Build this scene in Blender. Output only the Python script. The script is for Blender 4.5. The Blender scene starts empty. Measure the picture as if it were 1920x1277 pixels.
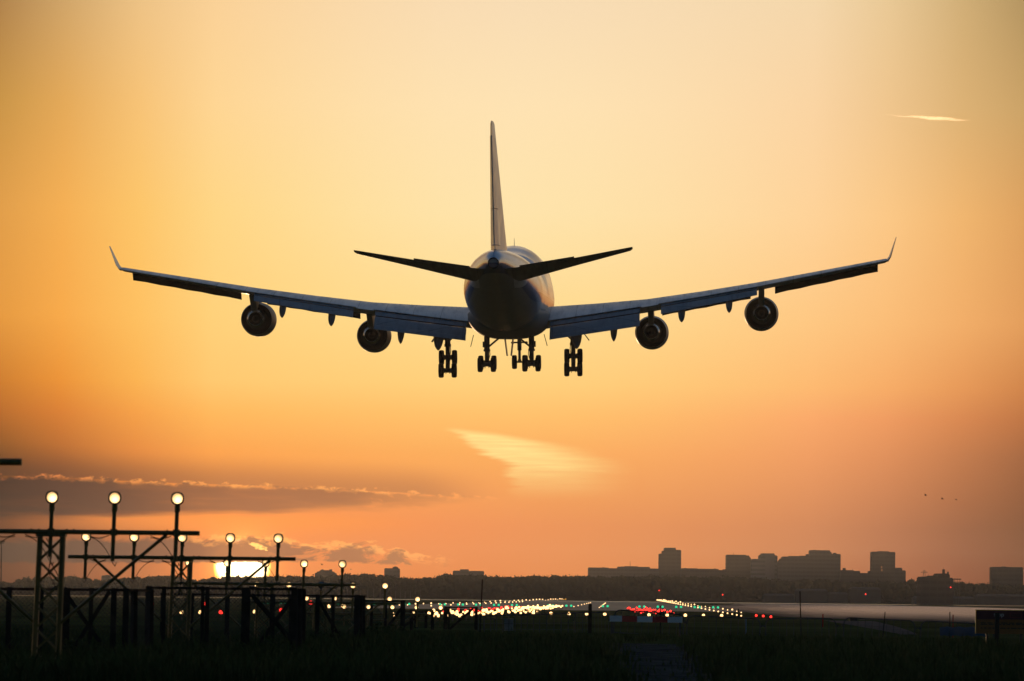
import bpy, math, random
from mathutils import Vector, Matrix

random.seed(7)
scene = bpy.context.scene
COL = scene.collection
rad = math.radians

# ------------------------------------------------------------------ camera
FPX = 11500.0                      # focal length in photo pixels (1920 wide)
EYE = 1.9
CAM = Vector((0, 0, EYE))
PITCH = math.atan((1119.5 - 638.5) / FPX)
ROLL = rad(0.6)
FWD = Vector((0, math.cos(PITCH), math.sin(PITCH)))
UP0 = Vector((0, -math.sin(PITCH), math.cos(PITCH)))
RGT = Vector((1, 0, 0)) * math.cos(ROLL) + UP0 * math.sin(ROLL)
UPV = UP0 * math.cos(ROLL) - Vector((1, 0, 0)) * math.sin(ROLL)

cam_data = bpy.data.cameras.new("camera")
cam_data.sensor_width = 36.0
cam_data.lens = 36.0 * FPX / 1920.0
cam_data.clip_start = 1.0
cam_data.clip_end = 120000.0
cam_data.dof.use_dof = True
cam_data.dof.focus_distance = 510.0
cam_data.dof.aperture_fstop = 7.0
cam_data.dof.aperture_blades = 0
cam = bpy.data.objects.new("camera", cam_data)
COL.objects.link(cam)
cam.matrix_world = Matrix(((RGT.x, UPV.x, -FWD.x, CAM.x), (RGT.y, UPV.y, -FWD.y, CAM.y),
                           (RGT.z, UPV.z, -FWD.z, CAM.z), (0, 0, 0, 1)))
scene.camera = cam


def ray(px, py):
    return FWD + RGT * ((px - 960) / FPX) + UPV * ((638.5 - py) / FPX)


def at(px, py, d):
    return CAM + ray(px, py) * d


def azel(px, py):
    r = ray(px, py).normalized()
    return math.degrees(math.atan2(r.x, r.y)), math.degrees(math.asin(r.z))


def ground(y):
    """height of the terrain: a low rise near the fence, the airfield plain beyond"""
    if y < 230: return 0.65
    if y > 620: return 0.0
    t = (y - 230) / 390.0
    return 0.65 * (1 - t * t * (3 - 2 * t))


def on_ground(px, py):
    """point of the terrain seen at this place of the picture"""
    r = ray(px, py)
    z = 0.0
    p = None
    for _ in range(12):
        k = (z - EYE) / r.z
        p = CAM + r * k
        z = ground(p.y)
    return p


scene.render.engine = 'CYCLES'
scene.view_settings.view_transform = 'Standard'
scene.view_settings.look = 'None'
scene.view_settings.exposure = 0.0
scene.view_settings.gamma = 1.0
scene.cycles.max_bounces = 6
scene.cycles.volume_bounces = 0
scene.cycles.use_denoising = True


# ------------------------------------------------------------------ node helpers
class NT:
    def __init__(self, tree):
        self.t = tree

    def n(self, kind, **kw):
        nd = self.t.nodes.new(kind)
        for k, v in kw.items():
            setattr(nd, k, v)
        return nd

    def link(self, a, b):
        self.t.links.new(a, b)

    def set(self, sock, v):
        if hasattr(v, 'is_output'):
            self.link(v, sock)
        else:
            sock.default_value = v

    def m(self, op, a, b=None, c=None, clamp=False):
        nd = self.n('ShaderNodeMath', operation=op, use_clamp=clamp)
        self.set(nd.inputs[0], a)
        if b is not None: self.set(nd.inputs[1], b)
        if c is not None: self.set(nd.inputs[2], c)
        return nd.outputs[0]

    def step(self, v, lo, hi, a=0.0, b=1.0):
        """smoothstep of v from lo to hi giving a..b"""
        nd = self.n('ShaderNodeMapRange', interpolation_type='SMOOTHSTEP')
        self.set(nd.inputs[0], v)
        for i, x in enumerate((lo, hi, a, b)):
            self.set(nd.inputs[i + 1], x)
        return nd.outputs[0]

    def mix(self, f, a, b, mode='MIX'):
        nd = self.n('ShaderNodeMix', data_type='RGBA', blend_type=mode)
        self.set(nd.inputs[0], f)
        self.set(nd.inputs[6], a if hasattr(a, 'is_output') else tuple(a) + (1,) if len(a) == 3 else a)
        self.set(nd.inputs[7], b if hasattr(b, 'is_output') else tuple(b) + (1,) if len(b) == 3 else b)
        return nd.outputs[2]

    def ramp(self, f, pts, interp='LINEAR'):
        nd = self.n('ShaderNodeValToRGB')
        cr = nd.color_ramp
        cr.interpolation = interp
        while len(cr.elements) < len(pts):
            cr.elements.new(0.5)
        for e, (p, c) in zip(cr.elements, sorted(pts)):
            e.position = p
            e.color = tuple(c) + (1,)
        self.set(nd.inputs[0], f)
        return nd.outputs[0]

    def noise(self, vec, scale, detail=3.0, rough=0.55, distort=0.0):
        nd = self.n('ShaderNodeTexNoise')
        if vec is not None: self.link(vec, nd.inputs['Vector'])
        nd.inputs['Scale'].default_value = scale
        nd.inputs['Detail'].default_value = detail
        nd.inputs['Roughness'].default_value = rough
        nd.inputs['Distortion'].default_value = distort
        return nd.outputs['Fac']

    def xyz(self, x, y, z):
        nd = self.n('ShaderNodeCombineXYZ')
        for s, v in zip(nd.inputs, (x, y, z)):
            self.set(s, v)
        return nd.outputs[0]

    def curve(self, v, pts):
        """piecewise-linear function of v through (x, y) points"""
        lo, hi = pts[0][0], pts[-1][0]
        t = self.step_lin(v, lo, hi)
        vals = [p[1] for p in pts]
        vmin, vmax = min(vals), max(vals)
        sp = (vmax - vmin) or 1.0
        r = self.ramp(t, [((x - lo) / (hi - lo), ((y - vmin) / sp,) * 3) for x, y in pts])
        return self.m('MULTIPLY_ADD', r, sp, vmin)

    def step_lin(self, v, lo, hi):
        nd = self.n('ShaderNodeMapRange')
        self.set(nd.inputs[0], v)
        nd.inputs[1].default_value = lo
        nd.inputs[2].default_value = hi
        return nd.outputs[0]


def s2l(c):
    return tuple((v / 255 / 12.92) if v / 255 <= 0.04045 else ((v / 255 + 0.055) / 1.055) ** 2.4 for v in c)


# ------------------------------------------------------------------ sky
SUN_AZ, SUN_EL = azel(454, 1062)
world = bpy.data.worlds.new("World")
scene.world = world
world.use_nodes = True
wt = world.node_tree
wt.nodes.clear()
W = NT(wt)
geo = W.n('ShaderNodeTexCoord')
sep = W.n('ShaderNodeSeparateXYZ')
W.link(geo.outputs['Generated'], sep.inputs[0])
dx, dy, dz = sep.outputs
AZ = W.m('MULTIPLY', W.m('ARCTAN2', dx, dy), 57.29578)
EL = W.m('MULTIPLY', W.m('ARCSINE', dz), 57.29578)

sky = W.n('ShaderNodeTexSky')
sky.sky_type = 'NISHITA'
sky.sun_disc = False
sky.sun_elevation = rad(max(SUN_EL, 0.3))
sky.sun_rotation = rad(SUN_AZ)
sky.air_density = 1.0
sky.dust_density = 2.0
sky.ozone_density = 2.0

# evening glow over the horizon ahead: colour by elevation at five bearings, lens vignetting painted into the outer ones
EMAX = 6.0
Y2E = lambda y: max(0.0, (1119.5 - y) * 0.004982) / EMAX
ROWS_Y = (0, 200, 400, 600, 720, 780, 850, 985, 1060, 1112)
GRID = {
    -5.25: [(160, 115, 65), (190, 140, 65), (215, 150, 70), (220, 146, 60), (190, 115, 42), (165, 96, 38), (112, 72, 34), (86, 55, 36), (84, 54, 38), (84, 54, 38)],
    -3.88: [(222, 180, 120), (238, 180, 100), (250, 184, 90), (252, 178, 80), (245, 160, 62), (232, 140, 58), (205, 120, 55), (165, 98, 60), (140, 86, 58), (140, 86, 58)],
    -2.90: [(250, 208, 150), (254, 212, 145), (254, 212, 130), (254, 207, 120), (254, 199, 110), (254, 182, 90), (248, 160, 76), (246, 142, 70), (232, 134, 72), (232, 134, 72)],
    0.0: [(248, 220, 180), (254, 226, 178), (254, 227, 170), (254, 218, 142), (254, 206, 122), (254, 191, 106), (250, 172, 93), (233, 144, 85), (225, 137, 79), (225, 137, 79)],
    2.90: [(244, 214, 170), (250, 211, 161), (254, 209, 151), (253, 197, 128), (252, 183, 111), (248, 166, 104), (236, 154, 97), (202, 130, 86), (192, 123, 81), (192, 123, 81)],
    3.90: [(220, 185, 130), (228, 185, 125), (246, 190, 120), (246, 180, 110), (238, 161, 94), (225, 143, 86), (205, 130, 81), (166, 106, 73), (160, 101, 71), (160, 101, 71)],
    5.25: [(165, 135, 86), (195, 155, 96), (212, 151, 86), (219, 149, 85), (196, 122, 67), (176, 106, 61), (147, 92, 59), (117, 77, 52), (116, 75, 52), (116, 75, 52)],
}
for side_ in (-1, 1):               # beyond the view the glow runs on round the horizon
    GRID[side_ * 10.0] = [tuple(v * 0.9 for v in c) for c in GRID[side_ * 2.90]]
# the haze near the ground dims and veils the sky; start from the colour the sky has above it
HAZE_DENS, HAZE_TOP, HAZE_END = 2.4e-5, 50.0, 6000.0
AIR = (0.32, 0.24, 0.16)


def above_haze(y, c):
    el = max(1e-4, math.radians((1119.5 - y) * 0.004982))
    T = math.exp(-HAZE_DENS * min(HAZE_END, (HAZE_TOP - EYE) / math.tan(el)))
    return tuple(max(0.0, (v - a_ * (1 - T)) / T) for v, a_ in zip(s2l(c), AIR))


KA = sorted(GRID)


def grid_at(az):
    """colours of the glow at a bearing: smooth cubic through the table"""
    i = max(0, min(len(KA) - 2, sum(1 for k_ in KA if k_ <= az) - 1))
    x0, x1 = KA[i], KA[i + 1]
    t = (az - x0) / (x1 - x0)
    res = []
    for r_ in range(len(ROWS_Y)):
        c = []
        for ch in range(3):
            v = lambda j: GRID[KA[max(0, min(len(KA) - 1, j))]][r_][ch]

            def slope(j):
                if j <= 0 or j >= len(KA) - 1: return 0.0
                d0 = (v(j) - v(j - 1)) / (KA[j] - KA[j - 1])
                d1 = (v(j + 1) - v(j)) / (KA[j + 1] - KA[j])
                return 0.0 if d0 * d1 <= 0 else 2 * d0 * d1 / (d0 + d1)
            h = x1 - x0
            m0, m1 = slope(i) * h, slope(i + 1) * h
            t2, t3 = t * t, t * t * t
            c.append((2 * t3 - 3 * t2 + 1) * v(i) + (t3 - 2 * t2 + t) * m0 + (-2 * t3 + 3 * t2) * v(i + 1) + (t3 - t2) * m1)
        res.append(tuple(c))
    return list(zip(ROWS_Y, res))


ELN = W.m('DIVIDE', EL, EMAX, clamp=True)
keys = [-10.0, -7.5] + [-5.6 + 0.7 * i for i in range(17)] + [7.5, 10.0]
glow = None
for i, k in enumerate(keys):
    r = W.ramp(ELN, [(Y2E(y), above_haze(y, c)) for y, c in grid_at(k)])
    glow = r if glow is None else W.mix(W.step_lin(AZ, keys[i - 1], k), glow, r)

nz = W.noise(W.xyz(W.m('MULTIPLY', AZ, 1.0), W.m('MULTIPLY', EL, 2.2), 3.1), 3.2, 6.0, 0.6, 0.6)
nz2 = W.noise(W.xyz(W.m('MULTIPLY', AZ, 1.0), W.m('MULTIPLY', EL, 2.0), 9.7), 9.0, 4.0, 0.6, 0.3)
nzl = W.noise(W.xyz(W.m('MULTIPLY', AZ, 0.7), W.m('MULTIPLY', EL, 5.0), 5.3), 1.6, 3.0, 0.5, 0.2)


def pc(pts):
    return [azel(*p) for p in pts]


# thin lit cirrus over the middle of the view
cl = W.curve(EL, sorted([(e, a) for a, e in pc([(815, 795), (838, 806), (880, 836), (905, 852), (955, 868), (945, 890),
                                                 (962, 912), (950, 930)])]))
ragged = W.noise(W.xyz(W.m('MULTIPLY', AZ, 0.6), W.m('MULTIPLY', EL, 11.0), 1.0), 2.2, 4.0, 0.65)
wisp = W.noise(W.xyz(W.m('MULTIPLY', W.m('ADD', AZ, W.m('MULTIPLY', EL, 0.6)), 0.9), W.m('MULTIPLY', EL, 22.0), 2.0), 1.5, 5.0, 0.65)
da = W.m('SUBTRACT', W.m('SUBTRACT', AZ, cl), W.m('MULTIPLY', W.m('SUBTRACT', ragged, 0.5), 0.38))
top_e = W.curve(AZ, pc([(800, 799), (838, 800), (930, 810), (1010, 823), (1180, 850)]))
c_in = W.m('MULTIPLY', W.step(da, -0.05, 0.12), W.step(da, 0.35, 1.25, 1.0, 0.0))
c_in = W.m('MULTIPLY', c_in, W.step(W.m('SUBTRACT', top_e, EL), -0.01, 0.06))
c_in = W.m('MULTIPLY', c_in, W.step(EL, azel(960, 945)[1], azel(960, 845)[1], 0.0, 1.0))
c_in = W.m('MULTIPLY', c_in, W.step(wisp, 0.2, 0.75, 0.55, 1.0))
glow = W.mix(W.m('MULTIPLY', c_in, 0.97), glow, (1.05, 0.80, 0.29))

# faint grey veil right of / below the cirrus
# dark stratus banks low on the left, with sunlit upper rims
rag1 = W.m('ADD', W.m('MULTIPLY', W.m('SUBTRACT', nz2, 0.5), 0.10), W.m('MULTIPLY', W.m('SUBTRACT', nz, 0.5), 0.12))
t1 = W.curve(AZ, pc([(-400, 884), (0, 890), (110, 893), (300, 903), (470, 909), (620, 916), (760, 922), (860, 930), (960, 934), (1050, 940)]))
d1 = W.m('ADD', W.m('SUBTRACT', t1, EL), rag1)
b1 = W.curve(AZ, pc([(-400, 972), (0, 972), (250, 966), (480, 964), (650, 962), (750, 955), (860, 946), (960, 938), (1050, 938)]))
e1 = W.m('ADD', W.m('SUBTRACT', EL, b1), W.m('MULTIPLY', W.m('SUBTRACT', nzl, 0.5), 0.16))
in1 = W.m('MULTIPLY', W.step(d1, -0.008, 0.04), W.step(e1, -0.03, 0.07))
in1 = W.m('MULTIPLY', in1, W.step(nzl, 0.25, 0.6, 0.80, 1.0))
in1 = W.m('MULTIPLY', in1, W.step(AZ, azel(640, 950)[0], azel(1010, 950)[0], 1.0, 0.0))
brk = W.m('ADD', W.step(nz, 0.36, 0.52), W.step(AZ, azel(620, 950)[0], azel(880, 950)[0], 1.0, 0.0), clamp=True)
in1 = W.m('MULTIPLY', in1, brk)
t2 = W.curve(AZ, pc([(-400, 1006), (0, 1008), (330, 1004), (520, 1006), (640, 1020), (720, 1026), (790, 1036), (860, 1050)]))
b2 = W.curve(AZ, pc([(-400, 1058), (0, 1054), (250, 1055), (400, 1054), (510, 1053), (600, 1052), (700, 1056), (800, 1064), (860, 1064)]))
d2 = W.m('ADD', W.m('SUBTRACT', t2, EL), W.m('MULTIPLY', W.m('SUBTRACT', nz, 0.5), 0.30))
e2 = W.m('ADD', W.m('SUBTRACT', EL, b2), W.m('MULTIPLY', W.m('SUBTRACT', nz2, 0.5), 0.05))
in2 = W.m('MULTIPLY', W.step(d2, -0.01, 0.06), W.step(e2, -0.014, 0.014))
frag = W.m('ADD', W.step(nz, 0.45, 0.56), W.step(AZ, azel(470, 1030)[0], azel(640, 1030)[0], 1.0, 0.0), clamp=True)
in2 = W.m('MULTIPLY', in2, frag)
in2 = W.m('MULTIPLY', in2, W.step(AZ, azel(800, 1030)[0], azel(850, 1030)[0], 1.0, 0.0))
cloud_col = W.ramp(W.step_lin(AZ, -4.9, 0.0), [(0.0, above_haze(975, (63, 50, 43))), (0.25, above_haze(975, (100, 73, 59))), (0.5, above_haze(975, (151, 100, 72))), (0.8, above_haze(975, (176, 117, 77))),
                                               (1.0, above_haze(975, (192, 126, 82)))])
rim_col = W.ramp(W.step_lin(AZ, -4.9, 0.0), [(0.0, above_haze(975, (214, 120, 72))), (0.3, above_haze(975, (250, 160, 84))), (0.6, above_haze(975, (255, 172, 92))), (1.0, above_haze(975, (255, 166, 96)))])
# brighter orange slit between the banks
slit = W.m('MULTIPLY', W.step(EL, azel(400, 1010)[1], azel(400, 975)[1]), W.step(EL, azel(400, 975)[1], azel(400, 958)[1], 1.0, 0.0))
slit = W.m('MULTIPLY', slit, W.m('MULTIPLY', W.step(AZ, -4.9, -3.0), W.step(AZ, -2.0, -0.5, 1.0, 0.0)))
glow = W.mix(W.m('MULTIPLY', slit, 0.7), glow, s2l((255, 150, 66)))
glow = W.mix(W.m('MULTIPLY', in1, 0.93), glow, cloud_col)
glow = W.mix(W.m('MULTIPLY', in2, 0.9), glow, cloud_col)
# veil above the first bank
veil = W.m('MULTIPLY', W.step(W.m('SUBTRACT', EL, t1), 0.0, 0.32, 1.0, 0.0), W.step(W.m('SUBTRACT', t1, EL), 0.0, 0.02, 1.0, 0.0))
veil = W.m('MULTIPLY', veil, W.step(AZ, -0.9, 0.0, 1.0, 0.0))
glow = W.mix(W.m('MULTIPLY', veil, 0.62), glow, cloud_col)
# rims
fl = W.noise(W.xyz(AZ, W.m('MULTIPLY', EL, 1.6), 7.7), 6.5, 3.0, 0.6, 0.4)
puff = W.m('MULTIPLY', W.step(fl, 0.44, 0.56), W.step(nz2, 0.40, 0.58))
rim1 = W.m('MULTIPLY', W.m('MULTIPLY', W.step(d1, -0.020, 0.004), W.step(d1, 0.010, 0.05, 1.0, 0.0)), puff)
rim1 = W.m('MULTIPLY', rim1, W.step(AZ, azel(880, 950)[0], azel(960, 950)[0], 1.0, 0.0))
glow = W.mix(W.m('MULTIPLY', rim1, 0.78), glow, rim_col)
rim2 = W.m('MULTIPLY', W.m('MULTIPLY', W.step(d2, -0.015, 0.01), W.step(d2, 0.02, 0.085, 1.0, 0.0)), W.step(nz2, 0.40, 0.56))
rim2 = W.m('MULTIPLY', rim2, W.step(AZ, azel(300, 1030)[0], azel(420, 1030)[0]))
rim2 = W.m('MULTIPLY', rim2, W.step(AZ, azel(800, 1030)[0], azel(860, 1030)[0], 1.0, 0.0))
glow = W.mix(W.m('MULTIPLY', rim2, 1.0), glow, rim_col)

# the sun itself, behind the second bank and the trees
saz, sel = rad(SUN_AZ), rad(SUN_EL)
SUN_DIR = Vector((math.sin(saz) * math.cos(sel), math.cos(saz) * math.cos(sel), math.sin(sel)))
du = W.m('SUBTRACT', AZ, SUN_AZ)
dv = W.m('SUBTRACT', EL, SUN_EL)
rr = W.m('SQRT', W.m('ADD', W.m('POWER', W.m('ABSOLUTE', du), 2.0), W.m('POWER', W.m('ABSOLUTE', dv), 2.0)))
nocloud = W.m('SUBTRACT', 1.0, in2, clamp=True)
disc = W.m('MULTIPLY', W.step(rr, 0.262, 0.272, 1.0, 0.0), W.m('MULTIPLY', nocloud, nocloud))
halo = W.m('ADD', W.m('MULTIPLY', W.m('EXPONENT', W.m('MULTIPLY', rr, -2.4)), 0.24), W.m('MULTIPLY', W.m('EXPONENT', W.m('MULTIPLY', W.m('MAXIMUM', W.m('SUBTRACT', rr, 0.26), 0.0), -14.0)), 0.50))
halo = W.m('MULTIPLY', halo, W.m('SUBTRACT', 1.0, W.m('MULTIPLY', in2, 0.75)))
glow = W.mix(1.0, glow, W.mix(halo, (0, 0, 0), (1.0, 0.37, 0.06)), 'ADD')
sun_col = W.mix(W.step(rr, 0.20, 0.265), W.mix(W.step(dv, -0.10, 0.05), (4.6, 3.3, 1.5), (7.0, 6.0, 3.8)), (2.4, 1.0, 0.12))
glow = W.mix(disc, glow, sun_col)
# small hole in the bank lit by the sun
hz, he = azel(484, 1024)
hole = W.m('ADD', W.m('POWER', W.m('ABSOLUTE', W.m('DIVIDE', W.m('SUBTRACT', AZ, hz), 0.085)), 2.0),
           W.m('POWER', W.m('ABSOLUTE', W.m('DIVIDE', W.m('ADD', W.m('SUBTRACT', EL, he), W.m('MULTIPLY', W.m('SUBTRACT', AZ, hz), 0.3)), 0.03)), 2.0))
hole = W.m('ADD', hole, W.m('MULTIPLY', W.m('SUBTRACT', W.noise(W.xyz(AZ, W.m('MULTIPLY', EL, 2.0), 4.4), 22.0, 3.0, 0.6), 0.5), 5.0))
glow = W.mix(W.step(hole, 0.2, 1.2, 1.0, 0.0), glow, (1.6, 0.85, 0.2))

# blend of the glow into the clear evening sky away from the sunset
front = W.m('MULTIPLY', W.step(W.m('ABSOLUTE', AZ), 12.0, 105.0, 1.0, 0.0), W.step(EL, 5.5, 20.0, 1.0, 0.0))
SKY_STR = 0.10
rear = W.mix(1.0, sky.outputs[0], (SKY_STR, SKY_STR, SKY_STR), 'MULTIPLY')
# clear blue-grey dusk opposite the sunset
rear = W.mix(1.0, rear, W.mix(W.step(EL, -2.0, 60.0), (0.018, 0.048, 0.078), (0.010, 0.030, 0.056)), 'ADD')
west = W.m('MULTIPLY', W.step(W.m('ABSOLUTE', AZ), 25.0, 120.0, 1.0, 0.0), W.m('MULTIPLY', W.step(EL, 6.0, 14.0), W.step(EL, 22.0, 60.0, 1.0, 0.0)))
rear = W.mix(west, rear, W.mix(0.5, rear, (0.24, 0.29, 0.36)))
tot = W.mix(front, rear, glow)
bg = W.n('ShaderNodeBackground')
W.link(tot, bg.inputs['Color'])
bg.inputs['Strength'].default_value = 1.0
out = W.n('ShaderNodeOutputWorld')
W.link(bg.outputs[0], out.inputs['Surface'])

# ------------------------------------------------------------------ sun lamp
sun_data = bpy.data.lights.new("sun", 'SUN')
sun_data.energy = 1.2
sun_data.angle = rad(0.5)
sun_data.color = (1.0, 0.60, 0.30)
sun = bpy.data.objects.new("sun", sun_data)
COL.objects.link(sun)
sun.rotation_euler = (-SUN_DIR).to_track_quat('-Z', 'Y').to_euler()

# ------------------------------------------------------------------ mesh helpers
class MB:
    """collects vertices and faces of ONE mesh object"""
    def __init__(self):
        self.v, self.f, self.mi, self.sm = [], [], [], []

    def add(self, vs, fs, mi=0, smooth=False):
        o = len(self.v)
        self.v += [tuple(p) for p in vs]
        for f in fs:
            self.f.append(tuple(i + o for i in f))
            self.mi.append(mi)
            self.sm.append(smooth)
        return self

    def box(self, c, s, mi=0, rot=None):
        c = Vector(c)
        vs = []
        for sx in (-.5, .5):
            for sy in (-.5, .5):
                for sz in (-.5, .5):
                    p = Vector((sx * s[0], sy * s[1], sz * s[2]))
                    if rot is not None: p = rot @ p
                    vs.append(c + p)
        return self.add(vs, [(0, 1, 3, 2), (4, 6, 7, 5), (0, 4, 5, 1), (2, 3, 7, 6), (0, 2, 6, 4), (1, 5, 7, 3)], mi)

    def bar(self, a, b, w, h=None, mi=0):
        """rectangular bar from a to b"""
        a, b = Vector(a), Vector(b)
        d = b - a
        L = d.length
        q = d.to_track_quat('Y', 'Z').to_matrix()
        return self.box((a + b) / 2, (w, L, h or w), mi, q)

    def tube(self, a, b, r, r2=None, n=8, mi=0, cap=True, smooth=True):
        a, b = Vector(a), Vector(b)
        r2 = r if r2 is None else r2
        q = (b - a).to_track_quat('Z', 'Y').to_matrix()
        vs = []
        for p, rr in ((a, r), (b, r2)):
            for i in range(n):
                t = 2 * math.pi * i / n
                vs.append(p + q @ Vector((rr * math.cos(t), rr * math.sin(t), 0)))
        fs = [(i, (i + 1) % n, n + (i + 1) % n, n + i) for i in range(n)]
        self.add(vs, fs, mi, smooth)
        if cap:
            self.add(vs[:n], [tuple(range(n - 1, -1, -1))], mi)
            self.add(vs[n:], [tuple(range(n))], mi)
        return self

    def path(self, pts, r, n=6, mi=0):
        for a, b in zip(pts[:-1], pts[1:]):
            self.tube(a, b, r, n=n, mi=mi)
        return self

    def lathe(self, c, axis, prof, n=24, mi=0, smooth=True):
        """profile [(offset along axis, radius)] turned about the axis through c"""
        c = Vector(c)
        q = Vector(axis).to_track_quat('Z', 'Y').to_matrix()
        rings = []
        for z, r in prof:
            rings.append([c + q @ Vector((r * math.cos(2 * math.pi * i / n), r * math.sin(2 * math.pi * i / n), z)) for i in range(n)])
        return self.loft(rings, mi, smooth, caps=False)

    def loft(self, rings, mi=0, smooth=True, caps=True, closed=True):
        n = len(rings[0])
        vs = [p for r in rings for p in r]
        fs = []
        for j in range(len(rings) - 1):
            for i in range(n if closed else n - 1):
                k = (i + 1) % n
                fs.append((j * n + i, j * n + k, (j + 1) * n + k, (j + 1) * n + i))
        self.add(vs, fs, mi, smooth)
        if caps:
            self.add(rings[0], [tuple(range(n - 1, -1, -1))], mi)
            self.add(rings[-1], [tuple(range(n))], mi)
        return self

    def build(self, name, mats, parent=None, recalc=False):
        me = bpy.data.meshes.new(name)
        me.from_pydata(self.v, [], self.f)
        if not isinstance(mats, (list, tuple)): mats = [mats]
        for m in mats: me.materials.append(m)
        me.polygons.foreach_set('material_index', self.mi)
        me.polygons.foreach_set('use_smooth', self.sm)
        me.update()
        if recalc:
            import bmesh
            bm = bmesh.new()
            bm.from_mesh(me)
            bmesh.ops.recalc_face_normals(bm, faces=bm.faces)
            bm.to_mesh(me)
            bm.free()
        o = bpy.data.objects.new(name, me)
        COL.objects.link(o)
        if parent is not None: o.parent = parent
        return o


def tag(o, label, cat, group=None):
    o['label'] = label
    o['category'] = cat
    if group: o['group'] = group
    return o


def kind(o, k):
    o['kind'] = k
    return o


def empty(name, loc=(0, 0, 0), rotz=0.0, tilt=0.0):
    o = bpy.data.objects.new(name, None)
    COL.objects.link(o)
    o.location = loc
    o.rotation_euler = (0, tilt, rotz)
    o.empty_display_size = 0.2
    return o


def dup(o, parent=None):
    c = o.copy()
    COL.objects.link(c)
    if parent is not None: c.parent = parent
    for ch in list(o.children):
        dup(ch, c)
    return c


# ------------------------------------------------------------------ materials
MATS = {}


def mat(name, color, rough=0.6, metal=0.0, spec=0.5, vary=0.0, vscale=3.0, coat=0.0, bump=0.0, bscale=20.0):
    m = bpy.data.materials.new(name)
    m.use_nodes = True
    nt = NT(m.node_tree)
    b = m.node_tree.nodes['Principled BSDF']
    b.inputs['Base Color'].default_value = tuple(color) + (1,)
    b.inputs['Roughness'].default_value = rough
    b.inputs['Metallic'].default_value = metal
    b.inputs['Specular IOR Level'].default_value = spec
    b.inputs['Coat Weight'].default_value = coat
    b.inputs['Coat Roughness'].default_value = 0.16
    if vary or bump:
        tc = nt.n('ShaderNodeTexCoord')
    if vary:
        f = nt.noise(tc.outputs['Object'], vscale, 5.0, 0.6)
        lo = tuple(c * (1 - vary) for c in color)
        hi = tuple(min(1, c * (1 + vary)) for c in color)
        nt.link(nt.mix(nt.step(f, 0.3, 0.7), lo, hi), b.inputs['Base Color'])
        nt.link(nt.step(f, 0.3, 0.7, max(0.02, rough - 0.1), min(1, rough + 0.1)), b.inputs['Roughness'])
    if bump:
        f = nt.noise(tc.outputs['Object'], bscale, 4.0, 0.6)
        bn = nt.n('ShaderNodeBump')
        bn.inputs['Strength'].default_value = bump
        nt.link(f, bn.inputs['Height'])
        nt.link(bn.outputs[0], b.inputs['Normal'])
    MATS[name] = m
    return m


def emit(name, color, strength):
    m = bpy.data.materials.new(name)
    m.use_nodes = True
    b = m.node_tree.nodes['Principled BSDF']
    b.inputs['Base Color'].default_value = (0.02, 0.02, 0.02, 1)
    b.inputs['Emission Color'].default_value = tuple(color) + (1,)
    b.inputs['Emission Strength'].default_value = strength
    m.cycles.emission_sampling = 'NONE'
    MATS[name] = m
    return m


white_paint = mat('white_aircraft_paint', (0.80, 0.80, 0.79), 0.4, coat=0.3, vary=0.06, vscale=0.6)


def panel_paint(name, color, rough, rib, spar, dirt):
    """aircraft paint with rib and spar joints and chordwise dirt streaks, in the thing's own coordinates"""
    m = bpy.data.materials.new(name)
    m.use_nodes = True
    nt = NT(m.node_tree)
    b = m.node_tree.nodes['Principled BSDF']
    tc = nt.n('ShaderNodeTexCoord')
    sp = nt.n('ShaderNodeSeparateXYZ')
    nt.link(tc.outputs['Object'], sp.inputs[0])
    ax = nt.m('ABSOLUTE', sp.outputs[0])
    fr = nt.m('ABSOLUTE', nt.m('SUBTRACT', nt.m('FRACT', nt.m('DIVIDE', ax, rib)), 0.5))
    sw = nt.m('ADD', sp.outputs[1], nt.m('MULTIPLY', ax, 0.70))
    fs_ = nt.m('ABSOLUTE', nt.m('SUBTRACT', nt.m('FRACT', nt.m('DIVIDE', sw, spar)), 0.5))
    line = nt.m('MAXIMUM', nt.step(fr, 0.045 / rib, 0.015 / rib), nt.step(fs_, 0.05 / spar, 0.02 / spar))
    st = nt.noise(nt.xyz(nt.m('MULTIPLY', sp.outputs[0], 2.2), nt.m('MULTIPLY', sp.outputs[1], 0.16), sp.outputs[2]), 1.0, 5.0, 0.65)
    pan = nt.n('ShaderNodeTexWhiteNoise')
    nt.link(nt.xyz(nt.m('FLOOR', nt.m('DIVIDE', sp.outputs[0], rib)), nt.m('FLOOR', nt.m('DIVIDE', sw, spar)), 0.0), pan.inputs['Vector'])
    col = nt.mix(nt.step(pan.outputs['Value'], 0, 1, 0.0, 1.0), tuple(c * 0.95 for c in color), tuple(min(1, c * 1.05) for c in color))
    col = nt.mix(nt.m('MULTIPLY', nt.step(st, 0.42, 0.75), dirt), col, (0.07, 0.066, 0.06))
    col = nt.mix(nt.m('MULTIPLY', line, 0.4), col, (0.03, 0.03, 0.032))
    nt.link(col, b.inputs['Base Color'])
    nt.link(nt.step(st, 0.3, 0.75, rough * 0.85, min(1, rough * 1.3)), b.inputs['Roughness'])
    b.inputs['Specular IOR Level'].default_value = 0.4
    return m


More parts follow.
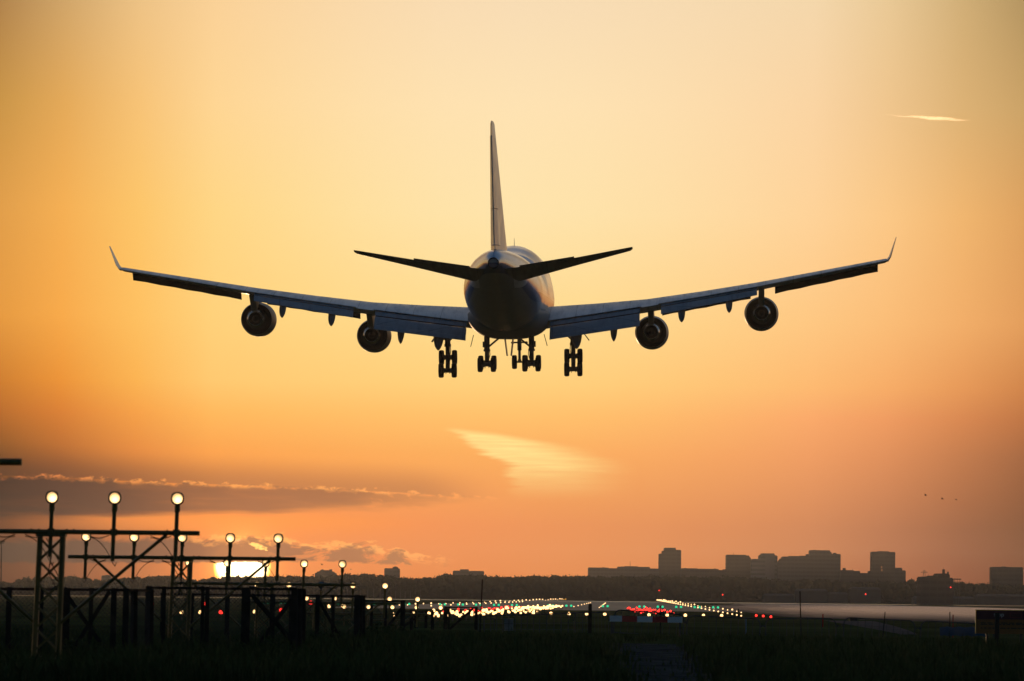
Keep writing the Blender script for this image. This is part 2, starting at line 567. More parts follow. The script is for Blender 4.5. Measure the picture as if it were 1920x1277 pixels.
wing_paint = panel_paint('grey_wing_paint', (0.62, 0.66, 0.72), 0.36, 2.3, 2.9, 0.25)
tail_shaded_paint = panel_paint('shaded_tailplane_grey', (0.24, 0.25, 0.26), 0.5, 2.8, 2.4, 0.25)  # darker than the wing grey: shade of the underside put into the colour
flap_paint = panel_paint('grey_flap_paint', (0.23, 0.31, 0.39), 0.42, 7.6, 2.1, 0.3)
nacelle_paint = mat('nacelle_paint', (0.36, 0.37, 0.38), 0.5, spec=0.3, vary=0.03, vscale=0.5)
bare_metal = mat('bare_metal', (0.62, 0.60, 0.57), 0.25, metal=1.0)
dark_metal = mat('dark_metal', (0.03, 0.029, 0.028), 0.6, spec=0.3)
gear_metal = mat('gear_metal', (0.12, 0.12, 0.12), 0.5, vary=0.2, vscale=6.0)
rubber = mat('tyre_rubber', (0.016, 0.016, 0.017), 0.75, vary=0.2, vscale=5.0)
fairing_shaded = mat('flap_fairing_shaded', (0.10, 0.105, 0.11), 0.5, vary=0.15, vscale=1.5)  # dark tone carries the shade on the fairing undersides
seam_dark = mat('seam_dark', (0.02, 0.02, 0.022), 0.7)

# ------------------------------------------------------------------ airliner
# local frame: X right wing, Y forward from the tail cone end, Z up; s = distance aft of the nose
NOSE = 68.6
jet = empty('airliner')
tag(jet, 'large four engined jet airliner with wheels down, landing in the orange sky', 'airplane')


def S(s, x, z):
    return Vector((x, NOSE - s, z))


def fuselage_material():
    m = bpy.data.materials.new('fuselage_livery')
    m.use_nodes = True
    nt = NT(m.node_tree)
    b = m.node_tree.nodes['Principled BSDF']
    tc = nt.n('ShaderNodeTexCoord')
    sp = nt.n('ShaderNodeSeparateXYZ')
    nt.link(tc.outputs['Object'], sp.inputs[0])
    x, y, z = sp.outputs
    lift = nt.m('MULTIPLY', nt.step(y, 2.0, 17.0, 1.0, 0.0), 2.0)
    h = nt.m('SUBTRACT', z, lift)
    col = nt.mix(nt.step(h, -0.98, -0.94), (0.24, 0.25, 0.26), (0.010, 0.035, 0.14))
    col = nt.mix(nt.step(h, -0.18, -0.14), col, (0.72, 0.72, 0.72))
    col = nt.mix(nt.step(h, 0.06, 0.10), col, (0.22, 0.45, 0.72))
    # pale rubbing plates beside the tailplane roots
    e = nt.m('ADD', nt.m('POWER', nt.m('ABSOLUTE', nt.m('DIVIDE', nt.m('SUBTRACT', y, 8.2), 2.4)), 2.0),
             nt.m('POWER', nt.m('ABSOLUTE', nt.m('DIVIDE', nt.m('SUBTRACT', z, 0.55), 0.55)), 2.0))
    e = nt.m('MULTIPLY', nt.step(e, 0.95, 1.05, 1.0, 0.0), nt.step(nt.m('ABSOLUTE', x), 1.38, 1.42))
    col = nt.mix(e, col, (0.60, 0.59, 0.56))
    # frames, lap joints and streaks
    fy = nt.m('FRACT', nt.m('DIVIDE', y, 2.54))
    joint = nt.m('MAXIMUM', nt.step(fy, 0.02, 0.0), nt.step(fy, 0.98, 1.0))
    nz = nt.noise(nt.xyz(nt.m('MULTIPLY', x, 2.0), nt.m('MULTIPLY', y, 0.25), nt.m('MULTIPLY', z, 2.0)), 1.2, 4.0, 0.6)
    col = nt.mix(nt.m('MULTIPLY', joint, 0.55), col, (0.05, 0.05, 0.06))
    col = nt.mix(nt.m('MULTIPLY', nt.step(nz, 0.45, 0.75), 0.28), col, (0.10, 0.095, 0.09))
    nt.link(col, b.inputs['Base Color'])
    b.inputs['Roughness'].default_value = 0.30
    b.inputs['Coat Weight'].default_value = 0.6
    nt.link(nt.step(nz, 0.3, 0.8, 0.05, 0.16), b.inputs['Coat Roughness'])
    return m


livery = fuselage_material()


def lerp_table(tab, s):
    if s <= tab[0][0]: return tab[0][1:]
    for a, b in zip(tab[:-1], tab[1:]):
        if s <= b[0]:
            t = (s - a[0]) / (b[0] - a[0])
            return tuple(p + (q - p) * t for p, q in zip(a[1:], b[1:]))
    return tab[-1][1:]


#        s     top    bottom  half width
FUS = [(0.0, -0.55, -0.85, 0.12), (0.4, 0.05, -1.45, 0.72), (1.2, 0.75, -1.95, 1.25), (2.5, 1.75, -2.5, 1.9), (4.0, 2.75, -2.85, 2.4),
       (6.0, 3.75, -3.1, 2.85), (8.5, 4.35, -3.22, 3.12), (11.0, 4.6, -3.25, 3.25), (17.0, 4.62, -3.25, 3.25), (22.0, 4.55, -3.25, 3.25),
       (25.0, 4.25, -3.25, 3.25), (28.0, 3.75, -3.25, 3.25), (31.0, 3.35, -3.25, 3.25), (33.0, 3.25, -3.25, 3.25), (42.0, 3.25, -3.25, 3.25),
       (47.0, 3.25, -3.2, 3.25), (50.0, 3.24, -2.92, 3.18), (53.0, 3.22, -2.42, 3.0), (56.0, 3.2, -1.78, 2.68), (59.0, 3.15, -1.05, 2.26),
       (62.0, 3.07, -0.25, 1.76), (64.5, 2.96, 0.42, 1.3), (66.5, 2.84, 0.92, 0.9), (67.8, 2.66, 1.2, 0.62), (68.6, 2.25, 1.36, 0.44)]


def fus_ring(s, n=56):
    top, bot, hw = lerp_table(FUS, s)
    ring = []
    hump = top > 3.3 and s < 33
    zc = 0.0 if hump else (top + bot) / 2
    for i in range(n):
        t = 2 * math.pi * i / n
        dx, dz = math.cos(t), math.sin(t)
        if hump:
            r0 = 1 / math.sqrt((dx / hw) ** 2 + (dz / (3.25 if dz > 0 else -bot)) ** 2)
            ru = 2.72 * hw / 3.25
            zu = top - ru
            k = zu * dz
            disc = k * k - zu * zu + ru * ru
            r1 = k + math.sqrt(disc) if disc > 0 and dz > 0 else 0
            r = (r0 ** 8 + r1 ** 8) ** (1 / 8) * (1 if r1 == 0 else 0.995)
        else:
            r = 1 / math.sqrt((dx / hw) ** 2 + (dz / ((top - bot) / 2)) ** 2)
        ring.append(S(s, r * dx, zc + r * dz))
    return ring


mb = MB()
stations = sorted(set([q[0] for q in FUS] + [x * 1.0 for x in range(1, 68)]))
mb.loft([fus_ring(s) for s in stations], 0, True, caps=True)
fus = mb.build('fuselage', livery, jet)

# belly fairing joining wing and body
mb = MB()
rings = []
for k in range(0, 21):
    s = 20.5 + k * 1.25
    t = k / 20
    e = math.sin(math.pi * min(1, max(0, t))) ** 0.38 if 0 < t < 1 else 0.02
    hw, bot = 3.5 * (0.55 + 0.45 * e), -2.4 - 1.38 * e
    rings.append([S(s, hw * math.copysign(abs(math.cos(a)) ** 0.75, math.cos(a)),
                    -1.7 + (bot + 1.7) * abs(math.sin(a)) ** 0.9 if math.sin(a) < 0 else -1.7 + 0.7 * e * math.sin(a))
                  for a in [2 * math.pi * i / 40 for i in range(40)]])
mb.loft(rings, 0, True)
fairing = mb.build('belly_fairing', mat('fairing_paint', (0.28, 0.31, 0.35), 0.6, spec=0.3, vary=0.12, vscale=0.8), jet)

# tail cone exhaust
mb = MB()
mb.lathe(S(68.55, 0, 1.80), (0, -1, 0), [(0.0, 0.46), (0.16, 0.42), (0.16, 0.36), (-0.35, 0.33), (-0.36, 0.0)], 24)
mb.build('tail_exhaust', seam_dark, jet)
# antenna on the hump
mb = MB()
mb.loft([[S(19, -.03, 4.55), S(18.5, 0, 4.55), S(19, .03, 4.55), S(19.5, 0, 4.55)], [S(19.2, -.015, 5.3), S(19.0, 0, 5.3), S(19.2, .015, 5.3), S(19.4, 0, 5.3)]])
mb.build('antenna', white_paint, jet)


def airfoil(le, te, thick, up, n=12, camber=0.015):
    """closed ring of points from trailing edge over the top to the leading edge and back"""
    le, te, up = Vector(le), Vector(te), Vector(up).normalized()
    ch = te - le
    L = ch.length
    pts = []
    xs = [0.5 * (1 - math.cos(math.pi * i / n)) for i in range(n + 1)]
    yt = lambda x: 5 * thick * (.2969 * math.sqrt(x) - .126 * x - .3516 * x * x + .2843 * x ** 3 - .1036 * x ** 4) + 0.02 * min(thick, .4) * x
    yc = lambda x: camber * L * 4 * x * (1 - x)
    for x in reversed(xs): pts.append(le + ch * x + up * (yc(x) + yt(x)))
    for x in xs[1:]: pts.append(le + ch * x + up * (yc(x) - yt(x)))
    return pts


#        x     s_le   s_te   z_le   z_te  thick
WING = [(2.2, 19.6, 35.6, -1.95, -2.36, 1.95), (3.3, 20.6, 36.0, -1.80, -2.28, 1.85), (7.5, 24.2, 36.9, -1.46, -1.72, 1.45),
        (11.7, 27.8, 37.8, -1.10, -1.14, 1.12), (16.4, 31.4, 40.2, -0.42, -0.46, 0.88), (21.2, 35.2, 42.6, 0.34, 0.29, 0.68), (26.4, 39.6, 45.4, 1.26, 1.22, 0.50),
        (31.75, 44.0, 48.2, 2.20, 2.17, 0.34)]


def wing_at(x):
    return lerp_table(WING, x)


for side in (-1, 1):
    mb = MB()
    rings = []
    for x, sl, st, zl, zt, th in WING:
        rings.append(airfoil(S(sl, side * x, zl), S(st, side * x, zt), th, (0, 0, 1), 14, 0.012))
    # rounded tip
    rings.append(airfoil(S(44.6, side * 32.0, 2.26), S(48.15, side * 32.0, 2.24), 0.2, (0, 0, 1), 14, 0.012))
    mb.loft(rings)
    wing = mb.build('wing', wing_paint, jet, recalc=True)
    # winglet
    mb = MB()
    u = Vector((side * 0.88, 0, 0.48))
    n_ = Vector((-side * 0.9, 0, 0.43))
    mb.loft([airfoil(S(44.9, side * 31.9, 2.20), S(48.2, side * 31.9, 2.18), 0.26, n_, 8, 0),
             airfoil(S(45.6, side * 32.15, 2.55), S(48.4, side * 32.15, 2.53), 0.20, n_, 8, 0),
             airfoil(S(48.2, side * 32.62, 4.08), S(49.3, side * 32.62, 4.08), 0.06, n_, 8, 0)])
    mb.build('winglet', white_paint, jet, recalc=True)

    # trailing edge flaps: fore and main panel, drooped behind the wing
    def flap(xa, xb, ka, kb, name, aft, slots):
        mbf = MB()
        for (f0, d0, f1, d1, th) in slots:
            rg = []
            for x, k in ((xa, ka), (xb, kb)):
                sl, st, zl, zt, tk = wing_at(x)
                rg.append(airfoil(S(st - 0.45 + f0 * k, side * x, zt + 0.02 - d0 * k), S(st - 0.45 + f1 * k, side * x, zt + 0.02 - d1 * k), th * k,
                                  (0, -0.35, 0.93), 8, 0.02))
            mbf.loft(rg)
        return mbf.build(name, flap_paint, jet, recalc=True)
    # slots: (aft0, drop0, aft1, drop1, thickness) in metres at scale 1
    flap(3.55, 11.2, 1.0, 1.0, 'flap_vane', 1, [(0.06, 0.13, 1.10, 0.50, 0.14)])
    flap(3.55, 11.2, 1.0, 1.0, 'flap', 1, [(0.98, 0.64, 2.35, 1.30, 0.28), (2.32, 1.31, 2.92, 1.70, 0.12)])
    flap(13.0, 21.1, 0.56, 0.44, 'flap_vane', 1, [(0.06, 0.13, 1.10, 0.48, 0.16)])
    flap(13.0, 21.1, 0.56, 0.44, 'flap', 1, [(1.0, 0.64, 2.9, 1.72, 0.32)])
    for xa, xb, ka, kb in ((3.6, 11.15, 1.0, 1.0), (13.05, 21.05, 0.56, 0.44)):     # added dark strips standing in for shade in the flap slots
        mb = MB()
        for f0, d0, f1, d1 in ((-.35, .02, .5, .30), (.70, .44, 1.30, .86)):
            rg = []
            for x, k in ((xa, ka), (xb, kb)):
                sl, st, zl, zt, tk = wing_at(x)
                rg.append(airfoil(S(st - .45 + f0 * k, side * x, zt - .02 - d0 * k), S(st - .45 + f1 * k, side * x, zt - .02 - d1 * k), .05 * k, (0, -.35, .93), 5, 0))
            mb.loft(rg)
        mb.build('slot_shade_strip', seam_dark, jet, recalc=True)
    # inboard aileron between the flaps and outboard aileron
    mb = MB()
    rg = []
    for x in (11.35, 12.75):
        sl, st, zl, zt, tk = wing_at(x)
        rg.append(airfoil(S(st - 0.5, side * x, zt + 0.02), S(st + 0.75, side * x, zt - 0.10), 0.13, (0, 0, 1), 8, 0))
    mb.loft(rg)
    mb.build('aileron', wing_paint, jet, recalc=True)
    # leading edge flaps hanging below the front of the wing
    for xa, xb in ((5.0, 10.6), (13.0, 20.6), (22.65, 31.2)):
        mb = MB()
        rg = []
        for j in range(9):
            x = xa + (xb - xa) * j / 8
            sl, st, zl, zt, tk = wing_at(x)
            k = 1.0 - 0.25 * (x - 5) / 26
            k *= 1 - 0.05 * (j % 2)
            rg.append(airfoil(S(sl + 0.42, side * x, zl - 0.10), S(sl - 0.10 * k, side * x, zl - 0.98 * k), 0.22, (0, 0.9, 0.3), 6, 0.06))
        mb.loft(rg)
        mb.build('leading_edge_flap', dark_metal, jet, recalc=True)  # dark material stands in for the shade on their rear faces
    # flap track fairings
    for x, ln, dp, wd in ((5.85, 5.6, 2.15, 0.86), (9.0, 5.2, 2.0, 0.60), (14.75, 4.0, 1.35, 0.58), (18.75, 3.8, 1.25, 0.54)):
        sl, st, zl, zt, tk = wing_at(x)
        mb = MB()
        rings = []
        for j in range(13):
            t = j / 12
            r = max(0.02, math.sqrt(max(0, 1 - (abs(t - .5) / .5) ** (2.4 if t < .5 else 3.6))))
            s = st - ln * 0.55 + ln * t * 1.05
            zc = zt - 0.45 - (dp * 1.05) * max(0, (t - 0.35)) / 0.65
            rings.append([S(s, side * x + wd * 0.5 * r * math.cos(a) * (1 + 0.45 * math.sin(a)), zc + 0.42 * r * dp * 0.62 * math.sin(a)) for a in [2 * math.pi * i / 14 for i in range(14)]])
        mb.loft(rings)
        mb.build('flap_track_fairing', fairing_shaded, jet, recalc=True)

    # engines
    for x, ez in ((12.05, -3.22), (21.5, -1.84)):
        sl, st, zl, zt, tk = wing_at(x)
        c = S(sl - 0.2, side * x, ez)     # engine centre near the cowl exit
        mb = MB()
        mb.lathe(c, (0, -1, 0), [(-4.6, 1.20), (-4.75, 1.30), (-4.6, 1.38), (-3.8, 1.46), (-2.4, 1.47), (-1.0, 1.40), (-0.1, 1.30)], 40)
        mb.lathe(c, (0, -1, 0), [(-0.1, 1.30), (-0.1, 1.26), (-1.2, 1.30), (-3.2, 1.26), (-4.6, 1.20)], 40, mi=1)
        cowl = mb.build('engine_cowl', [nacelle_paint, dark_metal], jet)
        mb = MB()
        mb.lathe(c, (0, -1, 0), [(-1.35, 1.30), (-1.3, 0.9), (-1.25, 0.4)], 40)      # dark back of the fan duct
        mb.build('fan_duct', dark_metal, cowl)
        mb = MB()
        mb.lathe(c, (0, -1, 0), [(-1.3, 0.98), (-0.2, 0.92), (0.7, 0.74), (1.35, 0.60), (1.36, 0.55), (0.6, 0.54), (0.2, 0.5)], 36)
        mb.build('core_nozzle', bare_metal, cowl)
        mb = MB()
        mb.lathe(c, (0, -1, 0), [(0.25, 0.55), (0.3, 0.36), (1.0, 0.28), (1.9, 0.08), (1.95, 0.0)], 24)
        mb.build('exhaust_plug', dark_metal, cowl)
        # pylon
        mb = MB()
        zt_top = zl + 0.1
        P = [(sl - 3.6, ez + 1.42), (sl - 0.2, ez + 1.5), (sl + 0.9, ez + 1.0), (sl + 2.0, ez + 0.62), (sl + 4.6, zl - 0.30), (sl + 3.6, zl + 0.0),
             (sl + 0.3, zl + 0.22), (sl - 1.2, zl + 0.02)]
        left = [S(a, side * x - 0.24, b) for a, b in P]
        right = [S(a, side * x + 0.24, b) for a, b in P]
        mb.add(left + right, [tuple(range(8)), tuple(range(15, 7, -1))] + [(i, 8 + i, 8 + (i + 1) % 8, (i + 1) % 8) for i in range(8)])
        mb.build('engine_pylon', nacelle_paint, jet, recalc=True)

    # tailplane, trimmed leading edge down
    mb = MB()
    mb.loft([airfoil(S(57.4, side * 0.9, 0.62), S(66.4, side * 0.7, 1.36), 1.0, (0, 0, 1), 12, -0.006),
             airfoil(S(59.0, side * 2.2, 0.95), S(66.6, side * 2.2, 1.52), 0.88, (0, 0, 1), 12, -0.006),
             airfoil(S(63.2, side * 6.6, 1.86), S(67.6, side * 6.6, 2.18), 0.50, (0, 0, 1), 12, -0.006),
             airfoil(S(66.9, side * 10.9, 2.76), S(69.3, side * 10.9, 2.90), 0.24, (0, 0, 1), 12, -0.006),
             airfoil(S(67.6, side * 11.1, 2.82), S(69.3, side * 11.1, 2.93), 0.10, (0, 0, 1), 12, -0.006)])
    stab = mb.build('tailplane', tail_shaded_paint, jet, recalc=True)
    mb = MB()
    mb.loft([airfoil(S(64.6, side * 2.0, 1.42), S(66.75, side * 2.0, 1.62), 0.22, (0, 0, 1), 6, 0),
             airfoil(S(66.2, side * 6.4, 2.12), S(67.75, side * 6.4, 2.27), 0.16, (0, 0, 1), 6, 0)])
    mb.build('elevator', tail_shaded_paint, stab, recalc=True)

# fin with two rudder panels
mb = MB()
mb.loft([airfoil(S(51.5, 0, 3.0), S(64.9, 0, 3.0), 1.30, (1, 0, 0), 14, 0),
         airfoil(S(55.0, 0, 5.0), S(65.8, 0, 5.0), 1.10, (1, 0, 0), 14, 0),
         airfoil(S(61.0, 0, 9.0), S(67.8, 0, 9.0), 0.72, (1, 0, 0), 14, 0),
         airfoil(S(66.6, 0, 12.9), S(69.6, 0, 12.9), 0.33, (1, 0, 0), 14, 0),
         airfoil(S(67.3, 0, 13.1), S(69.6, 0, 13.1), 0.18, (1, 0, 0), 14, 0)])
fin = mb.build('tail_fin', white_paint, jet, recalc=True)
for z0, z1 in ((3.35, 6.15), (6.22, 11.9)):
    mb = MB()
    rg = []
    for z in (z0, z1):
        t = (z - 3) / 10
        ste = 64.9 + 4.7 * t
        w = 0.42 * (1 - t) + 0.17 * t
        front, back = ste - 2.3 + 1.1 * t, ste + 1.25 - 0.35 * t
        rg.append([S(front, -w, z), S(front, w, z), S((front + back) / 2, w * 0.72, z), S(back, 0.05, z), S(back, -0.05, z), S((front + back) / 2, -w * 0.72, z)])
    mb.loft(rg, 0, False)
    mb.build('rudder', white_paint, fin, recalc=True)


# undercarriage
def wheel_mesh():
    m = MB()
    m.lathe((0, 0, 0), (1, 0, 0), [(-.20, .30), (-.225, .42), (-.215, .55), (-.15, .61), (-0.06, .625), (.06, .625), (.15, .61), (.215, .55), (.225, .42), (.20, .30)], 24)
    return m


wm = MB()
wm.lathe((0, 0, 0), (1, 0, 0), [(-.20, .30), (-.225, .42), (-.215, .55), (-.15, .61), (-0.06, .625), (.06, .625), (.15, .61), (.215, .55), (.225, .42), (.20, .30)], 24)
wm.lathe((0, 0, 0), (1, 0, 0), [(-.19, .30), (-.10, .24), (-.10, .0)], 16, mi=1)
wm.lathe((0, 0, 0), (1, 0, 0), [(.10, .0), (.10, .24), (.19, .30)], 16, mi=1)
wheel0 = wm.build('wheel', [rubber, gear_metal], jet)


def add_wheel(gear, p, first=[True]):
    w = wheel0 if first[0] else wheel0.copy()
    if not first[0]: COL.objects.link(w)
    first[0] = False
    w.parent = gear
    w.location = p
    return w


def main_gear(s, x, zc, ztop, tilt, brace_to, track=0.56, axle=0.74):
    c = S(s, x, zc)
    m = MB()
    top = S(s - 0.2, x, ztop)
    m.tube(top, c.lerp(top, 0.42), 0.24, n=14)
    m.tube(c.lerp(top, 0.46), c.lerp(top, 0.40), 0.29, n=14)
    m.tube(c.lerp(top, 0.43), c, 0.19, n=12)
    ct, st_ = math.cos(tilt), math.sin(tilt)
    fwd = Vector((0, ct, st_))
    m.bar(c - fwd * (axle + .14), c + fwd * (axle + .14), 0.36, 0.28)
    for k in (-1, 1):
        a = c + fwd * axle * k
        m.tube(a - Vector((track, 0, 0)), a + Vector((track, 0, 0)), 0.16, n=10)
        for q in (-1, 1):
            m.tube(a + Vector((q * 0.14, 0, 0)), a + Vector((q * 0.36, 0, 0)), 0.17, 0.25, n=12)
        m.bar(a + Vector((-.12, 0, -.10)), a + Vector((-.16, 0, -.30)), 0.06)
        m.bar(a + Vector((.14, 0, -.10)), a + Vector((.19, 0, -.28)), 0.06)
    # torque links behind the leg, drag and side braces
    k1 = c.lerp(top, 0.40)
    knee = c.lerp(top, 0.22) + Vector((0, -0.55, 0))
    m.bar(k1 + Vector((0, -.15, 0)), knee, 0.20, 0.07)
    m.bar(knee, c + Vector((0, -.15, 0.15)), 0.20, 0.07)
    sgn = 1 if brace_to > x else -1
    m.bar(c.lerp(top, 0.50), S(s + 0.2, brace_to, ztop + 0.05), 0.16, 0.14)
    m.bar(c.lerp(top, 0.56), S(s + 2.4, x, ztop), 0.13)
    m.path([c.lerp(top, 0.5) + Vector((.2 * sgn, -.2, 0)), c.lerp(top, 0.3) + Vector((.27 * sgn, -.24, 0)), c.lerp(top, 0.15) + Vector((.17 * sgn, -.2, 0))], 0.035)
    m.box(c.lerp(top, 0.62) + Vector((-.28 * sgn, 0, 0)), (0.16, 0.3, 0.5))
    g = m.build('landing_gear', gear_metal, jet, recalc=True)
    for k in (-1, 1):
        for q in (-1, 1):
            add_wheel(g, c + fwd * axle * k + Vector((q * track, 0, 0)))
    return g


for side in (-1, 1):
    main_gear(31.6, side * 5.38, -5.80, -2.1, rad(50), side * 3.4)
    main_gear(34.6, side * 1.90, -5.86, -3.2, rad(7), side * 0.2)
    # doors
    m = MB()
    m.bar(S(34.6, side * 0.36, -3.6), S(34.6, side * 0.05 + side * 0.12, -5.2), 2.2, 0.07)
    m.build('gear_door', wing_paint, jet, recalc=True)
    m = MB()
    m.box(S(31.4, side * 6.30, -3.3), (0.07, 1.7, 1.5), 0, Matrix.Rotation(side * rad(-36), 3, 'Y'))
    m.build('gear_door', wing_paint, jet, recalc=True)
    m = MB()
    m.bar(S(35.2, side * 3.0, -3.4), S(35.2, side * 3.26, -4.4), 0.06)
    m.build('gear_door_link', gear_metal, jet, recalc=True)
# nose gear
m = MB()
c = S(8.5, 0, -5.45)
m.tube(S(8.3, 0, -2.9), S(8.4, 0, -4.4), 0.19, n=12)
m.tube(S(8.4, 0, -4.3), c, 0.12, n=12)
m.tube(c + Vector((-.5, 0, 0)), c + Vector((.5, 0, 0)), 0.08, n=10)
m.tube(c + Vector((0, 0, .28)), c + Vector((0, 0, -.02)), 0.12, 0.22, n=10)
m.bar(S(8.4, -.75, -3.7), S(8.4, .75, -3.7), 0.14)
m.bar(S(8.5, 0, -4.4), S(10.6, 0, -3.0), 0.16)
for q in (-1, 1):
    m.lathe(S(8.3, q * 0.6, -3.72), (0, -1, 0), [(-.15, 0), (-.15, .13), (.15, .13), (.15, 0)], 12)
ng = m.build('landing_gear', gear_metal, jet, recalc=True)
for q in (-1, 1):
    add_wheel(ng, c + Vector((q * 0.46, 0, 0)))

# where the airliner is: tail cone end at photo place (925, 493), 491 m away
JET_YAW, JET_PITCH, JET_ROLL = rad(-2.0), rad(1.6), rad(-1.15)
jm = (Matrix.Rotation(JET_YAW, 4, 'Z') @ Matrix.Rotation(JET_PITCH, 4, 'X') @ Matrix.Rotation(JET_ROLL, 4, 'Y'))
tail = jm @ Vector((0, 0, 1.8))
jet.matrix_world = Matrix.Translation(at(925, 493, 488.5) - tail) @ jm

# ------------------------------------------------------------------ ground
def surface_mat(name, color, rough, spec=0.5, vary=0.3, scale=(1, 1), bump=0.0):
    m = bpy.data.materials.new(name)
    m.use_nodes = True
    nt = NT(m.node_tree)
    b = m.node_tree.nodes['Principled BSDF']
    tc = nt.n('ShaderNodeTexCoord')
    sp = nt.n('ShaderNodeSeparateXYZ')
    nt.link(tc.outputs['Object'], sp.inputs[0])
    v = nt.xyz(nt.m('MULTIPLY', sp.outputs[0], scale[0]), nt.m('MULTIPLY', sp.outputs[1], scale[1]), 0.0)
    f = nt.noise(v, 1.0, 6.0, 0.62)
    lo = tuple(c * (1 - vary) for c in color)
    hi = tuple(c * (1 + vary) for c in color)
    nt.link(nt.mix(nt.step(f, 0.3, 0.7), lo, hi), b.inputs['Base Color'])
    nt.link(nt.step(f, 0.3, 0.7, rough * 0.85, min(1, rough * 1.15)), b.inputs['Roughness'])
    b.inputs['Specular IOR Level'].default_value = spec
    if bump:
        bn = nt.n('ShaderNodeBump')
        bn.inputs['Strength'].default_value = bump
        nt.link(nt.noise(v, 14.0, 3.0, 0.6), bn.inputs['Height'])
        nt.link(bn.outputs[0], b.inputs['Normal'])
    MATS[name] = m
    return m


grass_far = surface_mat('airfield_grass', (0.050, 0.060, 0.022), 1.0, 0.0, 0.35, (0.05, 0.02))
tarmac = surface_mat('runway_asphalt', (0.060, 0.058, 0.056), 0.55, 0.12, 0.15, (0.06, 0.012))
apron_mat = surface_mat('taxiway_concrete', (0.115, 0.092, 0.080), 0.8, 0.0, 0.12, (0.03, 0.008))
gravel = surface_mat('track_gravel', (0.060, 0.060, 0.058), 1.0, 0.0, 0.5, (1.2, 0.6), 0.4)
strip_mat = surface_mat('bright_strip_gloss', (0.02, 0.022, 0.02), 0.25, 0.25, 0.1, (0.02, 0.01))

ys = [-400, -100, 40, 80, 100, 150, 200, 230] + [230 + 13 * i for i in range(1, 31)] + [700, 1000, 2000, 3000, 4500, 5950]
xs = [-3000, -400, -60, 0, 60, 400, 3000]
mb = MB()
mb.add([(x, y, ground(y)) for y in ys for x in xs],
       [(j * 7 + i, j * 7 + i + 1, (j + 1) * 7 + i + 1, (j + 1) * 7 + i) for j in range(len(ys) - 1) for i in range(6)], 0, True)
kind(mb.build('ground', grass_far), 'structure')


def sheet(name, pts_l, pts_r, m, lift):
    """strip between two rows of ground points, following the terrain"""
    b = MB()
    vs = []
    for p, q in zip(pts_l, pts_r):
        vs += [(p[0], p[1], ground(p[1]) + lift), (q[0], q[1], ground(q[1]) + lift)]
    b.add(vs, [(2 * i, 2 * i + 1, 2 * i + 3, 2 * i + 2) for i in range(len(pts_l) - 1)])
    return kind(b.build(name, m), 'structure')


RWY_YAW = math.atan((1155 - 960) / FPX)


def rwy(lat, d):
    """point on the airfield: lateral offset from the camera line along the runway direction, distance ahead"""
    return Vector((lat + d * math.tan(RWY_YAW), d, 0))


sheet('runway', [rwy(-45, d) for d in (930, 2000, 3900)], [rwy(22, d) for d in (930, 2000, 3900)], tarmac, 0.004)
tx = [on_ground(*q) for q in ((1470, 1157), (1590, 1161), (1700, 1164.5), (1830, 1168), (1990, 1172), (1990, 1145), (1850, 1141), (1740, 1137.5), (1640, 1134.5), (1550, 1132.5), (1470, 1131.5),
                              (1390, 1132), (1335, 1136), (1350, 1141), (1410, 1149))]
mb = MB()
mb.add([(p.x, p.y, ground(p.y) + 0.006) for p in tx], [tuple(range(len(tx)))])
kind(mb.build('taxiway', apron_mat), 'structure')
MIST_OUTLINE = [(p.x, p.y) for p in tx]
sheet('parallel_taxiway', [(90, 2250), (70, 2500)], [(900, 2250), (900, 2500)], apron_mat, 0.008)
sheet('bright_strip', [(-700, 3150), (-700, 3500)], [(900, 3150), (900, 3500)], strip_mat, 0.012)  # glossy strip added to make a bright line below the far trees
sl_ = [on_ground(*q) for q in ((1545, 1163.5), (1570, 1168), (1600, 1173), (1650, 1182), (1690, 1190))]
sr_ = [on_ground(*q) for q in ((1640, 1165), (1660, 1170), (1680, 1175), (1705, 1183), (1720, 1190))]
sheet('service_road', [(p.x, p.y) for p in sl_], [(p.x, p.y) for p in sr_], surface_mat('road_asphalt', (0.13, 0.105, 0.095), 0.9, 0.0, 0.3, (0.5, 0.1)), 0.012)
# gravel track in the foreground
tl = [on_ground(x, y) for x, y in [(1120, 1290), (1125, 1262), (1138, 1238), (1148, 1218), (1150, 1206)]]
tr = [on_ground(x, y) for x, y in [(1400, 1290), (1385, 1262), (1360, 1238), (1325, 1218), (1290, 1209)]]
sheet('gravel_path', [(p.x, p.y) for p in tl], [(p.x, p.y) for p in tr], gravel, 0.006)

# rough meadow grass of the foreground: blades, one object
grass_mat = mat('meadow_grass', (0.055, 0.068, 0.020), 0.85, spec=0.1, vary=0.45, vscale=0.8)


def px_x(px, d):
    return at(px, 1119, d).x


